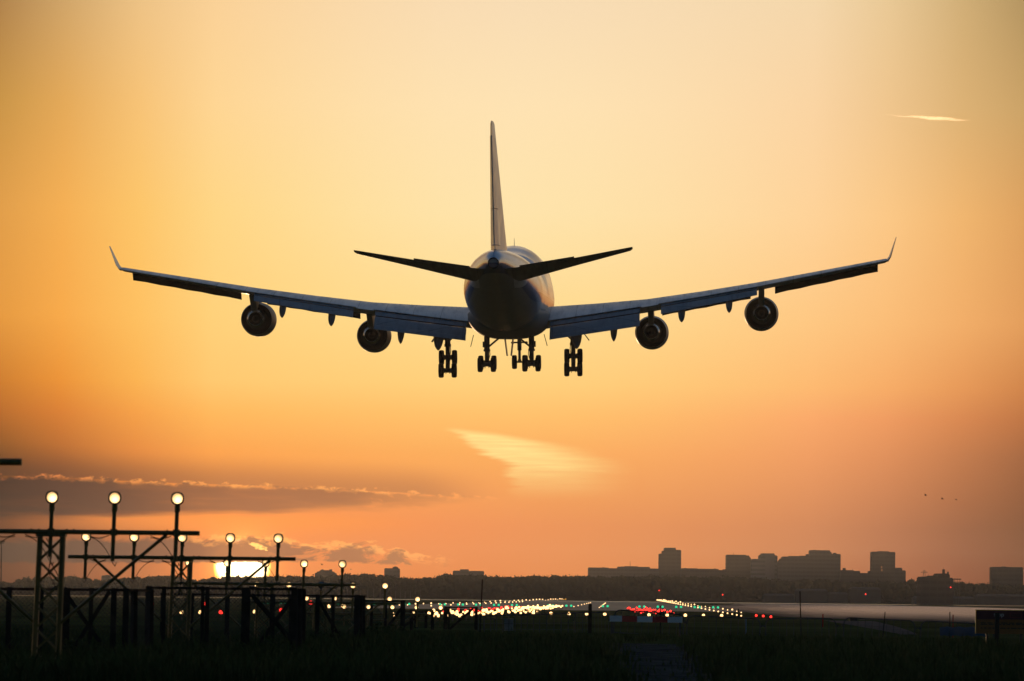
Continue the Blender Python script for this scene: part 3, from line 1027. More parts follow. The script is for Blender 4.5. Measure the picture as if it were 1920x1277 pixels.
def grass_field():
    rnd = random.Random(3)
    vs, fs = [], []
    n = 0
    path_edge = lambda y: (px_x(1132, y), px_x(1375, y) - (y - 95) * 0.018)
    while n < 62000:
        u = rnd.random()
        y = 84 + 112 * u ** 1.4
        half = y * 0.092
        x = rnd.uniform(-half, half)
        a, b = path_edge(y)
        pk = 1.0
        wob = 0.35 * math.sin(y * 0.9) + 0.25 * math.sin(y * 2.3 + 1)
        if a + wob < x < b + wob * 0.8 and y < 178 + 6 * math.sin(x * 3):
            dist = min(x - a - wob, b + wob * .8 - x)
            if rnd.random() > 0.05 + max(0, .5 - dist): continue
            pk = 0.25 + max(0, .4 - dist)
        clump = 0.5 + 0.5 * math.sin(x * 1.9 + math.sin(y * 0.31) * 2.0) * math.sin(y * 0.23 + x * 0.4)
        if rnd.random() > 0.35 + 0.75 * clump: continue
        h = (0.10 + 0.26 * rnd.random() + 0.16 * clump) * pk * (1.0 - 0.55 * max(0.0, (y - 120) / 76))
        if rnd.random() < 0.03: h *= 1.6
        w = 0.010 + 0.014 * rnd.random()
        ang = rnd.uniform(0, math.pi)
        lean = rnd.gauss(0, 0.35)
        la = rnd.uniform(0, 2 * math.pi)
        dx, dy = w * math.cos(ang), w * math.sin(ang)
        lx, ly = h * lean * math.cos(la), h * lean * math.sin(la)
        g = ground(y) - 0.02
        o = len(vs)
        vs += [(x - dx, y - dy, g), (x + dx, y + dy, g), (x + dx * .7 + lx * .4, y + dy * .7 + ly * .4, g + h * .6),
               (x - dx * .7 + lx * .4, y - dy * .7 + ly * .4, g + h * .6), (x + lx, y + ly, g + h)]
        fs += [(o, o + 1, o + 2, o + 3), (o + 3, o + 2, o + 4)]
        n += 1
    b = MB()
    b.add(vs, fs)
    return b.build('meadow_grass', grass_mat)


g = kind(grass_field(), 'stuff')
g['label'] = 'dark unmown meadow grass over the foreground on both sides of the gravel track'
g['category'] = 'grass'


# ------------------------------------------------------------------ approach lights on gantries
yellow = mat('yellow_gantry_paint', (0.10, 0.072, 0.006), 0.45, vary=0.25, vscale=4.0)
lamp_black = mat('lamp_housing', (0.05, 0.045, 0.03), 0.5, vary=0.2, vscale=8.0)
cable_black = mat('cable_rubber', (0.015, 0.015, 0.015), 0.6)


def lens_mat():
    m = bpy.data.materials.new('approach_lamp_lens')
    m.use_nodes = True
    nt = NT(m.node_tree)
    b = m.node_tree.nodes['Principled BSDF']
    tc = nt.n('ShaderNodeTexCoord')
    sp = nt.n('ShaderNodeSeparateXYZ')
    nt.link(tc.outputs['Object'], sp.inputs[0])
    oi = nt.n('ShaderNodeObjectInfo')
    hx = nt.m('MULTIPLY', nt.m('SUBTRACT', oi.outputs['Random'], 0.5), 0.05)
    r = nt.m('SQRT', nt.m('ADD', nt.m('POWER', nt.m('ABSOLUTE', nt.m('SUBTRACT', sp.outputs[0], hx)), 2.0), nt.m('POWER', nt.m('ABSOLUTE', nt.m('ADD', sp.outputs[2], 0.032)), 2.0)))
    rib = nt.noise(nt.xyz(sp.outputs[0], 0.0, nt.m('MULTIPLY', sp.outputs[2], 3.0)), 60.0, 2.0, 0.5)
    s = nt.m('MULTIPLY', nt.step(r, 0.01, 0.11, 4.2, 0.85), nt.step(rib, 0.3, 0.7, 0.7, 1.25))
    s = nt.m('MULTIPLY', s, nt.m('MULTIPLY_ADD', oi.outputs['Random'], 0.5, 0.7))
    b.inputs['Base Color'].default_value = (0.05, 0.05, 0.05, 1)
    b.inputs['Emission Color'].default_value = (1.0, 0.60, 0.24, 1)
    nt.link(s, b.inputs['Emission Strength'])
    m.cycles.emission_sampling = 'NONE'
    return m


lens = lens_mat()
lamp_far = emit('approach_lamp_glow', (1.0, 0.58, 0.22), 3.2)
lamp_off = mat('unlit_lamp_glass', (0.10, 0.14, 0.18), 0.2)

LAMP_H = 0.545


def make_lamp():
    """lamp housing with its origin at the lens centre; the lens is a child"""
    m = MB()
    # short drum with rounded square rim, back at +Y
    def sq(r, y, k=4.0):
        return [(r * math.copysign(abs(math.cos(t)) ** (2 / k), math.cos(t)), y, r * math.copysign(abs(math.sin(t)) ** (2 / k), math.sin(t)))
                for t in [2 * math.pi * i / 28 for i in range(28)]]
    m.loft([sq(.086, -.055, 2.4), sq(.098, -.06, 2.6), sq(.104, -.045, 2.6), sq(.104, 0.0, 2.4), sq(.09, .07, 2.2), sq(.05, .13, 2.0)])
    m.tube((0, .02, -.09), (0, .02, -.20), .042, n=12)
    h = m.build('lamp', lamp_black, recalc=True)
    l = MB()
    l.lathe((0, -.052, 0), (0, -1, 0), [(-.006, .0945), (.004, .080), (.012, .05), (.016, .02), (.0165, 0.0)], 24)
    lo = l.build('lens', lens, h)
    return h


lamp0 = make_lamp()
used_lamp = [False]


def add_lamp(parent, p, lit=True):
    if not used_lamp[0]:
        o = lamp0
        used_lamp[0] = True
    else:
        o = lamp0.copy()
        COL.objects.link(o)
        for c in lamp0.children:
            k = c.copy()
            COL.objects.link(k)
            k.parent = o
    o.parent = parent
    o.location = p
    if not lit:
        o.rotation_euler = (rad(-38), 0, 0)
        for k in o.children:
            k.data = k.data.copy()
            k.data.materials[0] = lamp_off
    return o


def gantry(c, zbase, label, lit=(1, 1, 1, 1, 1), lean=0.022, rise=LAMP_H):
    """row of five approach lamps on a cross tube carried by a lattice mast; c is the middle of the tube"""
    root = empty('approach_light_gantry', (c.x, c.y, zbase), 0.0)
    tag(root, label, 'approach lights', 'approach light gantries of the runway')
    H = c.z - zbase
    b = MB()
    b.tube((-2.37, 0, H), (2.37, 0, H), 0.038, n=12)
    for x in (-2, -1, 0, 1, 2):
        b.box((x, -.005, H), (0.11, .12, .105))
    for x in (-.32, -.2, .25, .36, -1.85, 1.85):
        b.tube((x, 0, H + .03), (x, 0, H + .048), .018, n=6)
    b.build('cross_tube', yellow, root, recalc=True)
    # mast
    b = MB()
    wt, wb = 0.18, 0.192
    b.box((0, 0.06, H - .055), (0.47, 0.42, .045))
    for sx in (-1, 1):
        for sy in (0, 1):
            b.bar((sx * wt, sy * .30 - .09, H - .08), (sx * wb - lean * H * 1.15, sy * .34 - .11, 0), .058)
    n = max(2, int(round(H / .40)))
    for i in range(n):
        z0, z1 = (H - .10) * (1 - i / n), (H - .10) * (1 - (i + 1) / n)
        def w(z):
            t = 1 - z / H
            return wt + (wb - wt) * t, -lean * H * 1.15 * t
        (a0, o0), (a1, o1) = w(z0), w(z1)
        for y in (-.10, .22):
            b.bar((-a0 + o0, y, z0), (a1 + o1, y, z1), .022)
            b.bar((a0 + o0, y, z0), (-a1 + o1, y, z1), .022)
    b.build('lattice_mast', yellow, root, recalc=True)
    for sx in (-1, 1):
        b = MB()
        b.tube((sx * 1.84, 0.03, H - .03), (sx * .21 - lean * 1.65, 0.03, H - 1.45), .028, n=8)
        b.build('brace', yellow, root, recalc=True)
    for i, x in enumerate((-2, -1, 0, 1, 2)):
        b = MB()
        dz = -.46 if x else -.40
        t = Vector((lean * rise, 0, rise))
        b.tube((x + lean * dz, -.075, H + dz), (x + t.x * .62, -.075, H + rise * .62), .034, n=10)
        b.tube((x + t.x * .62, -.075, H + rise * .62), (x + t.x * .80, -.075, H + rise * .80), .041, n=10)
        b.tube((x + t.x * .60, -.075, H + rise * .60), (x + t.x * .63, -.075, H + rise * .63), .045, n=10)
        b.build('lamp_post', yellow, root, recalc=True)
        # cable from the tube to the post foot
        b = MB()
        s = -1 if x >= 0 else 1
        pts = []
        for k in range(9):
            u = k / 8
            pts.append((x + s * .42 * (1 - u) ** 1.0, .05 - .12 * u, H - .05 - (.03 + .42 * u ** 2.2)))
        pts += [(x - s * .03, -.08, H - .54), (x - s * .05, -.08, H - .48)]
        b.path(pts, .007, 5)
        pts = [(x + s * (.42 - .34 * k / 6), .045, H - .045 - .05 * math.sin(math.pi * k / 6)) for k in range(7)]
        b.path(pts, .008, 5)
        b.build('cable', cable_black, root, recalc=True)
        add_lamp(root, (x + t.x, -.075, H + rise), lit[i])
    # feed cables hanging inside the mast
    b = MB()
    for q in (0, 1, 2):
        pts = [(-.08 + .05 * q + .16 * (k / 9) + .05 * math.sin(k * .8 + q * 2), .04, H - .10 - .85 * k / 9) for k in range(10)]
        b.path(pts, .008, 5)
    b.build('mast_cables', cable_black, root, recalc=True)
    return root


ROWS = [  # middle of the tube in the photo, distance, label
    (-372, 862, 66.0, 'nearest light gantry, only the right end of its cross tube showing at the left edge'),
    (96, 997, 97.9, 'large yellow gantry with three glowing lamps in view, mast beside the left picture edge'),
    (341, 1046, 127.8, 'second lamp gantry, five round lamps in a row above its lattice mast left of sun'),
    (497, 1095, 159.7, 'third lamp gantry whose cross tube runs just under the setting sun'),
    (601, 1130, 191.7, 'low lamp gantry behind the fence with its middle lamp unlit'),
    (678, 1151, 221.0, 'lamp gantry low behind the fence, its lamps level with the far grass'),
    (735, 1163, 255.0, 'farthest lamp gantry, its lamps just above the red runway lights')]
for i, (px, py, d, lab) in enumerate(ROWS):
    c = at(px, py, d)
    gantry(c, ground(d) - 0.05, lab, lit=(1, 1, 0, 1, 1) if i == 4 else (1, 1, 1, 1, 1), lean=0.026, rise=(.545, .55, .425, .54, .55, .55, .55)[i])


# ------------------------------------------------------------------ lights on the airfield
red_glow = emit('red_lamp_glow', (1.0, 0.03, 0.02), 3.0)
green_glow = emit('green_lamp_glow', (0.02, 0.75, 0.35), 1.0)
white_glow = emit('white_lamp_glow', (1.0, 0.60, 0.26), 2.4)
amber_glow = emit('amber_lamp_glow', (1.0, 0.48, 0.05), 2.0)


def light_proto(name, glow, r, stem):
    m = MB()
    m.tube((0, 0, 0), (0, 0, stem), 0.03, n=6, mi=0)
    m.lathe((0, 0, stem), (0, 0, 1), [(0.0, r * .5), (r * .25, r * .85), (r * .8, r), (r * 1.35, r * .85), (r * 1.75, r * .45), (r * 1.9, 0.0)], 10, mi=1)
    m.lathe((0, 0, stem - .02), (0, 0, 1), [(0.0, 0.0), (0.0, r * .6), (.03, r * .6), (.03, 0)], 8, mi=0)
    return m.build(name, [lamp_black, glow])


class Lights:
    def __init__(self, name, glow, r, stem, label, cat, group):
        self.p = light_proto(name, glow, r, stem)
        self.a = (label, cat, group)
        self.n = 0

    def put(self, p, s=1.0):
        o = self.p if self.n == 0 else self.p.copy()
        if self.n: COL.objects.link(o)
        self.n += 1
        o.location = p
        o.scale = (s, s, s)
        tag(o, *self.a)
        return o


def cl_lat(d):
    """sideways position of the approach centreline at a distance"""
    return at(1133 - 101550.0 / d, 1119, d).x


def app_z(d):
    for (d0, z0), (d1, z1) in zip([(255, -.47), (300, -.86), (515, -1.30), (900, -1.62), (1400, -1.68)], [(300, -.86), (515, -1.30), (900, -1.62), (1400, -1.68)]):
        if d <= d1: return EYE + z0 + (z1 - z0) * (d - d0) / (d1 - d0)
    return EYE - 1.68


app = Lights('approach_light', lamp_far, 0.078, 0.3, 'white centreline approach light on a short stem in the grass before the runway', 'approach light', 'white approach lights leading to the runway')
side_red = Lights('side_row_light', red_glow, 0.085, 0.3, 'red side row approach light on a short stem before the runway', 'approach light', 'red side row lights before the runway')
k = 0
d = 286.0
while d < 1010:
    for q in (-2, -1, 0, 1, 2):
        z = app_z(d)
        app.put((cl_lat(d) + q * 1.0, d, z - .4 + random.uniform(-.05, .05)), (1.0 + (d - 286) / 1000) * random.uniform(.75, 1.25))
    if d > 590:
        for sgn in (-1, 1):
            for q in (0, 1.5, 3.0):
                side_red.put((cl_lat(d) + 4.4 + sgn * (8.2 + q), d, app_z(d) - .42 + random.uniform(-.06, .06)), (1.1 + (d - 590) / 1200) * random.uniform(.7, 1.2))
    d += 31.0
cross = Lights('crossbar_light', lamp_far, 0.135, 0.35, 'bright white crossbar approach light standing in the grass behind the barriers', 'approach light', 'crossbar approach lights behind the barriers')
for px in (1033, 1067, 1100, 1134, 1217, 1251, 1285, 1319, 1353):
    cross.put(at(px, 1151.0 + (px - 1067) * 0.0135, 515) - Vector((0, 0, .45)))
cluster = Lights('approach_light', lamp_far, 0.135, 0.35, 'large bright approach light in the dense cluster right of the low wooden fence sections', 'approach light', 'bright approach lights in the cluster left of the barriers')
for px in (813, 818.6, 822.5, 843.6, 849, 855, 862, 892, 906, 915, 936, 950, 968, 980, 989, 1000, 1008, 1026):
    yy = {813: 1145, 818.6: 1150, 822.5: 1155, 843.6: 1145, 849: 1148, 855: 1151, 862: 1155, 892: 1152, 906: 1145, 915: 1149, 936: 1146, 950: 1141,
          968: 1142, 980: 1142, 989: 1141, 1000: 1149, 1008: 1141, 1026: 1141}[px]
    cluster.put(at(px, yy, 500) - Vector((0, 0, .45)), 1.0 if yy > 1143 else 1.1)

edge = Lights('runway_edge_light', white_glow, 0.14, 0.3, 'white edge light in the row along the runway side', 'runway light', 'white runway edge lights')
amber = Lights('runway_end_light', amber_glow, 0.14, 0.3, 'amber edge light near the far end of the runway', 'runway light', 'amber runway edge lights')
shoulder = Lights('mirrored_light', white_glow, 0.14, 0.25, 'added white light standing in for the mirrored image of a runway edge light', 'runway light', 'added mirrored images of the runway edge lights')  # lights added as the mirrored image of the edge row

def row_pt(vp, lat, d, z=0.0):
    return Vector((lat + d * math.tan(math.atan((vp - 960) / FPX)), d, z))


for i in range(38):
    d = 1020 + 36 * i + 1.3 * i * i
    s = 0.85 + (d - 1000) / 1700
    (amber if i > 35 else edge).put(row_pt(1173, -38.5, d, random.uniform(-.05, .08)), s * random.uniform(.6, 1.25))
for i in range(34):
    d = 800 + 34 * i + 2.6 * i * i
    s = 0.72 + (d - 800) / 1500
    (amber if i > 31 else edge).put(row_pt(1205, 13.2, d, random.uniform(-.05, .08)), s * random.uniform(.65, 1.25))
    x_up = 1205 + 13.2 * FPX / d
    if x_up > 1222:                     # added lower row standing in for the mirrored edge lights
        drop = 1.6 * FPX / d
        y_low = 1119.5 + (x_up - 960) * 0.0105 + drop * 1.27
        dl = (EYE - 0.3) * FPX / (drop * 1.27)
        shoulder.put(row_pt(960, (x_up - 960) * dl / FPX, dl), s * 0.85)
for i in range(17):
    d = 1160 + 70 * i
    shoulder.put(row_pt(1173, -38.5 * 0.82, d * 0.82 + 60), 0.9 + i * .03)  # same added mirror row along the left side
thr = Lights('threshold_light', green_glow, 0.16, 0.3, 'green threshold light at the near end of the runway', 'runway light', 'green runway threshold lights')
for i in range(-6, 20):
    if i in (3, 9, 12, 14): continue
    p = rwy(-43 + 3.05 * i + 2.0, 1040 - i * 1.2)
    for q in (-.25, .25):
        thr.put((p.x + q * 1.6, p.y, 0), 1.25)
tdz = Lights('touchdown_light', white_glow, 0.10, 0.12, 'small white light set into the runway surface', 'runway light', 'white lights in the runway surface')
for i in range(14):
    d = 1100 + 70 * i
    tdz.put(rwy(-11.5 + (4 if i % 2 else 9), d), 1.0 + i * .05)
stop = Lights('taxiway_stop_light', red_glow, 0.13, 0.3, 'small red light at the taxiway edge right of the runway lights', 'taxiway light', 'red taxiway lights')
for px, py in ((1418, 1152.5), (1431, 1153.5), (1445.5, 1155)):
    stop.put(at(px, py, 640) - Vector((0, 0, .5)), 1.0)
redl = Lights('red_obstacle_light', red_glow, 0.085, 0.3, 'red light seen through the chain link fence at the left', 'warning light', 'red lights behind the fence')
for px, py in ((284.5, 1132), (386.5, 1132), (414, 1148), (483, 1132), (527, 1144), (582.5, 1130)):
    redl.put(at(px, py, 300) - Vector((0, 0, .43)), 1.15)
whl = Lights('fence_side_light', lamp_far, 0.075, 0.3, 'white light low in the grass seen through the fence at the left', 'approach light', 'white lights behind the fence')
for px, py in ((340.5, 1149), (375.5, 1149), (477.5, 1148), (616, 1138), (643.5, 1137)):
    whl.put(at(px, py, 300) - Vector((0, 0, .43)), 1.25)


# ------------------------------------------------------------------ fences
wood = mat('weathered_wood', (0.034, 0.028, 0.023), 0.95, spec=0.0, vary=0.35, vscale=2.5)
wire = mat('galvanised_wire', (0.05, 0.05, 0.052), 0.9, spec=0.0)


def chain_fence(x0, x1, d0, d1, ytop, label, posts, braces, step=0.075, ret=None):
    """chain link fence on wooden posts; x in photo pixels at the near and far end"""
    zt = at((x0 + x1) / 2, ytop, (d0 + d1) / 2).z
    a = Vector((px_x(x0, d0), d0, 0))
    b = Vector((px_x(x1, d1), d1, 0))
    root = empty('chain_link_fence', (a.x, a.y, ground(d0)))
    tag(root, label, 'fence', 'chain link fences round the lamp gantries')
    o = Vector((a.x, a.y, ground(d0)))
    g0 = -0.05
    H = zt - o.z
    runs = [(a, b)]
    if ret:
        runs.append((b, Vector((px_x(ret[0], ret[1]), ret[1], 0))))
    m = MB()
    r = MB()
    for p, q in runs:
        L = (q - p).length
        u = (q - p) / L
        P = lambda s, z: Vector((p.x - o.x, p.y - o.y, 0)) + u * s + Vector((0, 0, z))
        w = 0.0042
        stp = step if p is a else step * .45
        n = int((L + H) / stp)
        nrm = Vector((-u.y, u.x, 0)) * 0.006
        for i in range(n):
            for dr in (1, -1):
                s0 = -H + i * stp
                s1 = s0 + H
                za, zb = 0.0, H
                if s0 < 0: za = -s0; s0 = 0
                if s1 > L: zb = H - (s1 - L); s1 = L
                if zb <= za: continue
                A, B = (P(s0, za), P(s1, zb)) if dr > 0 else (P(L - s0, za), P(L - s1, zb))
                t = u * w
                m.add([A - t, A + t, B + t, B - t, A + nrm * dr], [(0, 1, 2, 3)])
        r.bar(P(0, H), P(L, H), .05, .045)
    m.build('wire_mesh', wire, root)
    r.build('top_rail', wood, root, recalc=True)
    p, q = runs[0]
    L = (q - p).length
    u = (q - p) / L
    for t, w in posts:
        k = MB()
        s = p + u * (t * L) - Vector((o.x, o.y, 0)) + Vector((0, -.05, 0))
        k.bar(Vector((s.x, s.y, g0)), Vector((s.x + .012 * H, s.y, H + .03)), w * .68, w * .68)
        k.build('fence_post', wood, root, recalc=True)
    if ret:
        p2, q2 = runs[1]
        for j in (1, 3):
            k = MB()
            s = p2.lerp(q2, j / 3.0) - Vector((o.x, o.y, 0))
            k.bar(Vector((s.x, s.y, g0)), Vector((s.x, s.y, H + .02)), .12, .12)
            k.build('fence_post', wood, root, recalc=True)
    for t0, z0, t1, z1 in braces:
        k = MB()
        s0 = p + u * (t0 * L) - Vector((o.x, o.y, 0)) + Vector((0, -.10, 0))
        s1 = p + u * (t1 * L) - Vector((o.x, o.y, 0)) + Vector((0, -.10, 0))
        k.bar(Vector((s0.x, s0.y, z0 * H)), Vector((s1.x, s1.y, z1 * H)), .075, .07)
        k.build('fence_brace', wood, root, recalc=True)
    return root


chain_fence(-420, 236, 106, 106.5, 1103, 'nearest chain link fence on wooden posts, in front of the large lamp gantry mast',
            [(.35, .14), (.50, .14), (.665, .13), (.756, .13), (.83, .16), (.90, .10), (.965, .14), (1.0, .15)],
            [(.955, .98, .86, .25), (.83, .95, .93, .3)], ret=(283, 113))
chain_fence(276, 555, 118, 119, 1103.5, 'second chain link fence with a corner of wooden posts, under the setting sun',
            [(0.005, .15), (.11, .11), (.37, .10), (.40, .12), (.66, .24), (.985, .16)],
            [(.70, .92, 1.0, .22), (.97, .85, .70, .05)], ret=(568, 123.5))
chain_fence(305, 672, 150, 150.5, 1116, 'third chain link fence, seen through the second one, under the low lamp gantry',
            [(.0, .14), (.15, .12), (.33, .16), (.56, .18), (.66, .2), (.79, .15), (.87, .12), (.99, .17)],
            [(.80, .9, .92, .1)], step=.085, ret=(681, 156))
chain_fence(682, 757, 200, 200.5, 1127, 'short chain link fence section left of the chain of red lights', [(0, .14), (.20, .13), (.55, .12), (.98, .22)], [(.95, .8, .5, .0)], step=.1)
chain_fence(757, 800, 240, 240.5, 1146, 'lowest wooden fence section under the line of red lights', [(.55, .2), (.98, .16)], [(.85, .95, .05, .1)], step=.12)
chain_fence(836, 896, 232, 232.5, 1139, 'wooden fence section by the thin leaning pole', [(.0, .22), (.10, .10), (.95, .18)], [(.85, .95, .12, .0)], step=.12)

# thin wire fence and loose posts in the middle distance
steel = mat('barrier_steel', (0.06, 0.062, 0.065), 0.7, spec=0.1, vary=0.2, vscale=3.0)


def wire_fence(x0, x1, d, y0, y1, n, label):
    a, b = at(x0, y0, d), at(x1, y1, d)
    root = empty('wire_fence', (a.x, a.y, ground(d)))
    tag(root, label, 'fence')
    o = Vector((a.x, a.y, ground(d)))
    m = MB()
    A, B = a - o, b - o
    m.tube(A, B, .028, n=6)
    for f in (.5, .15):
        m.tube(A * 1 - Vector((0, 0, A.z * (1 - f))), B - Vector((0, 0, B.z * (1 - f))), .008, n=5)
    m.build('rail', steel, root, recalc=True)
    for i in range(n + 1):
        p = A.lerp(B, i / n)
        k = MB()
        k.tube((p.x, p.y, -.05), (p.x, p.y, p.z), .014, n=6)
        k.build('upright', steel, root, recalc=True)
    return root


wire_fence(897, 1012, 221, 1155, 1152, 10, 'thin wire fence right of the leaning pole, with a box behind it')
wire_fence(1012, 1106, 220, 1152, 1148, 7, 'thin wire fence ending at the square wooden post')


pole_paint = mat('dark_pole_paint', (0.03, 0.028, 0.028), 0.9, spec=0.0)


def post(px, y0, d, w, h, label, name='wooden_post', m=wood, lean=0.0, cat='post', group=None):
    p = at(px, y0, d)
    g = ground(d)
    k = MB()
    k.bar((0, 0, -.1), (lean * h, 0, h), w, w)
    k.box((lean * h, 0, h + .006), (w * .8, w * .8, .012))
    o = k.build(name, m, recalc=True)
    o.location = (p.x - lean * (p.z - g), p.y, g)
    tag(o, label, cat, group)
    return o


zt = lambda px, py, d: at(px, py, d).z - ground(d)
post(1106.5, 1133, 218, .125, zt(1106, 1133, 218), 'square wooden post standing just left of the striped barrier board')
post(904.5, 1087, 216, .045, zt(904, 1087, 216), 'tall thin pole leaning slightly right in front of the runway lights', 'thin_pole', pole_paint, .035, 'pole')
post(1500, 1109, 214, .04, zt(1500, 1109, 214), 'tall thin pole leaning slightly left in front of the pale taxiway', 'thin_pole', pole_paint, -.035, 'pole')
post(1659.5, 1148, 212, .03, zt(1659, 1148, 212), 'short thin stake leaning against the right hand barriers', 'stake', pole_paint, .09, 'stake')
post(1781, 1148, 210, .03, zt(1781, 1148, 210), 'taller of the two upright stakes by the blue sheet', 'stake', pole_paint, -.01, 'stake')
post(1787, 1153, 214, .035, zt(1787, 1153, 214), 'shorter of the two upright stakes by the blue sheet', 'stake', mat('stake_paint', (0.25, 0.04, 0.03), 0.9, spec=0.0), .0, 'stake')
post(1238.5, 1136, 219, .035, zt(1238.5, 1136, 219), 'thin rod rising above the striped barrier board', 'thin_rod', pole_paint, .0, 'rod')
post(1869.5, 1150, 172, .125, zt(1869.5, 1150, 172), 'dark post standing in front of the red and orange sign board', 'sign_post', pole_paint, 0.0, 'post')
post(1543, 1152, 300, .05, zt(1543, 1152, 300), 'tiny red marker post at the edge of the pale taxiway', 'marker_post', mat('marker_red', (0.35, 0.02, 0.015), 0.9, spec=0.0), 0.0, 'marker')
for px in (1398.5,):
    post(px, 1160, 222, .05, zt(px, 1160, 222), 'slim red and white marker among the barrier bars', 'marker_post', mat('marker_blue', (0.1, 0.2, 0.3), 0.9, spec=0.0), 0.0, 'marker')
post(1384.5, 1141.5, 640, .12, zt(1384.5, 1141.5, 640), 'small dark post at the end of the right row of runway lights', 'short_post', pole_paint, 0.0, 'post')
for i, px in enumerate((771, 810)):
    post(px, 1144, 225 + 3 * i, .12, zt(px, 1144, 225), ('leaning wooden post between the two low fence sections', 'wooden post right of the low fence section')[i], 'wooden_post', wood, -.04)


# crowd barriers
def barrier_mesh(w, h, n):
    """bent tube frame, bars as a second mesh"""
    f = MB()
    r = .22
    pts = [(-w / 2, 0, 0), (-w / 2, 0, h - r)]
    for k in range(1, 7):
        t = math.pi * k / 12
        pts.append((-w / 2 + r - r * math.cos(t), 0, h - r + r * math.sin(t)))
    pts += [(-x, y, z) for x, y, z in reversed(pts)]
    f.path(pts, .022, 8)
    f.tube((-w / 2, 0, .22), (w / 2, 0, .22), .018, n=8)
    for s in (-1, 1):
        f.tube((s * (w / 2 - .25), -.3, 0), (s * (w / 2 - .25), .3, 0), .02, n=6)
        f.tube((s * (w / 2 - .25), 0, 0), (s * (w / 2 - .25), 0, .22), .02, n=6)
        f.bar((s * (w / 2 + .02), 0, h - .28), (s * (w / 2 + .09), 0, h - .24), .05)
    b = MB()
    for i in range(1, n):
        x = -w / 2 + w * i / n
        zt_ = h - .01 if abs(x) < w / 2 - r else h - .06
        b.tube((x, 0, .22), (x, 0, zt_), .009, n=6)
    return f, b


BW, BH = 2.56, 1.02
f, b = barrier_mesh(BW, BH, 10)
bar0 = empty('crowd_barrier')
f.build('frame', steel, bar0, recalc=True)
b.build('bars', steel, bar0, recalc=True)
BARS = [(1077, 1149, 1142, 1148, 'crowd barrier ending at the striped board, left of the others'), (1150, 1143, 1280, 1152, 'crowd barrier standing right behind the striped board'),
        (1287, 1154, 1424, 1160, 'crowd barrier in front of the right row of runway lights'), (1436, 1160, 1568, 1160, 'crowd barrier crossed by the tall thin pole at the right'),
        (1581, 1158, 1714, 1164, 'crowd barrier with a small dark plate on its top rail'), (1725, 1164, 1862, 1171, 'rightmost crowd barrier, in front of the blue sheet')]
for i, (x0, y0, x1, y1, lab) in enumerate(BARS):
    o = bar0 if i == 0 else dup(bar0)
    d = 218 - 1.5 * i
    a, c = at(x0, y0, d), at(x1, y1, d)
    w = (c - a).length
    mid = (a + c) / 2
    o.location = (mid.x, mid.y, mid.z - BH)
    o.rotation_euler = (0, -math.atan2(c.z - a.z, c.x - a.x), 0)
    o.scale = (w / BW, 1, 1)
    tag(o, lab, 'barrier', 'crowd barriers in a row across the grass')
k = MB()
p = at(1600, 1161.5, 211.5)
k.box((0, 0, 0), (.26, .03, .10))
pl = k.build('barrier_plate', dark_metal)
pl.location = p
tag(pl, 'small dark plate hung on the top rail of a crowd barrier at the right', 'plate')

# red and white striped board on two legs
white_board = mat('board_white', (0.62, 0.62, 0.64), 0.5, vary=0.12, vscale=2.0)
red_board = mat('board_red', (0.42, 0.015, 0.012), 0.45, vary=0.15, vscale=2.0)
p0, p1 = at(1143, 1160.5, 205), at(1279, 1161.5, 205)
bw = p1.x - p0.x
bd = empty('striped_barrier_board', ((p0.x + p1.x) / 2, 205, ground(205)))
tag(bd, 'red and white striped barrier board on two legs across the end of the gravel track', 'barrier board')
zc = (p0.z + p1.z) / 2 - ground(205)
edges = [0, .168, .377, .588, .797, 1.0]
for i in range(5):
    k = MB()
    xa, xb = -bw / 2 + bw * edges[i], -bw / 2 + bw * edges[i + 1]
    k.box(((xa + xb) / 2, 0, zc - .018 * (edges[i] + edges[i + 1] - 1) * .5), (xb - xa, .03, .195))
    k.build('white_panel' if i % 2 == 0 else 'red_panel', white_board if i % 2 == 0 else red_board, bd, recalc=True)
for s in (-1, 1):
    k = MB()
    k.bar((s * bw * .47, .05, -.1), (s * bw * .47, .05, zc + .05), .07)
    k.build('leg', steel, bd, recalc=True)

# information board at the right
sg = 176.0
p0, p1 = at(1829, 1144, sg), at(1935, 1189, sg)
w, h = p1.x - p0.x, p0.z - p1.z
sign = empty('information_sign', ((p0.x + p1.x) / 2, sg, p1.z))
tag(sign, 'large sign board, dark red above and orange below, at the right picture edge', 'sign')
k = MB()
k.box((0, 0, h / 2), (w, .04, h))
k.build('board', mat('sign_orange', (0.22, 0.075, 0.006), 0.6, vary=0.12, vscale=2.0), sign, recalc=True)
k = MB()
k.box((0.01, -.024, h - .135), (w - .03, .012, .25))
k.build('header_panel', mat('sign_dark_red', (0.075, 0.004, 0.006), 0.6), sign, recalc=True)
k = MB()
k.box((0, -.005, h + .008), (w + .03, .05, .018))
k.box((-w / 2 - .006, -.005, h / 2), (.014, .05, h))
k.build('border', mat('sign_border', (0.45, 0.36, 0.03), 0.6), sign, recalc=True)
sign_white = mat('sign_lettering', (0.42, 0.42, 0.44), 0.6)
sign_dark = mat('sign_small_print', (0.02, 0.012, 0.006), 0.7)
tcu = bpy.data.curves.new('lettering', 'FONT')
tcu.body = 'stop'
tcu.size = 0.17
tcu.extrude = 0.002
tmp = bpy.data.objects.new('lettering', tcu)
COL.objects.link(tmp)
bpy.context.view_layer.update()
tme = bpy.data.meshes.new_from_object(tmp.evaluated_get(bpy.context.evaluated_depsgraph_get()))
bpy.data.objects.remove(tmp)
tme.materials.append(sign_white)
lt = bpy.data.objects.new('lettering', tme)
COL.objects.link(lt)
lt.parent = sign
lt.rotation_euler = (rad(90), 0, 0)
lt.location = (p0.x + (1862 - 1829) / FPX * sg - (p0.x + p1.x) / 2, -.034, h - .175)
k = MB()
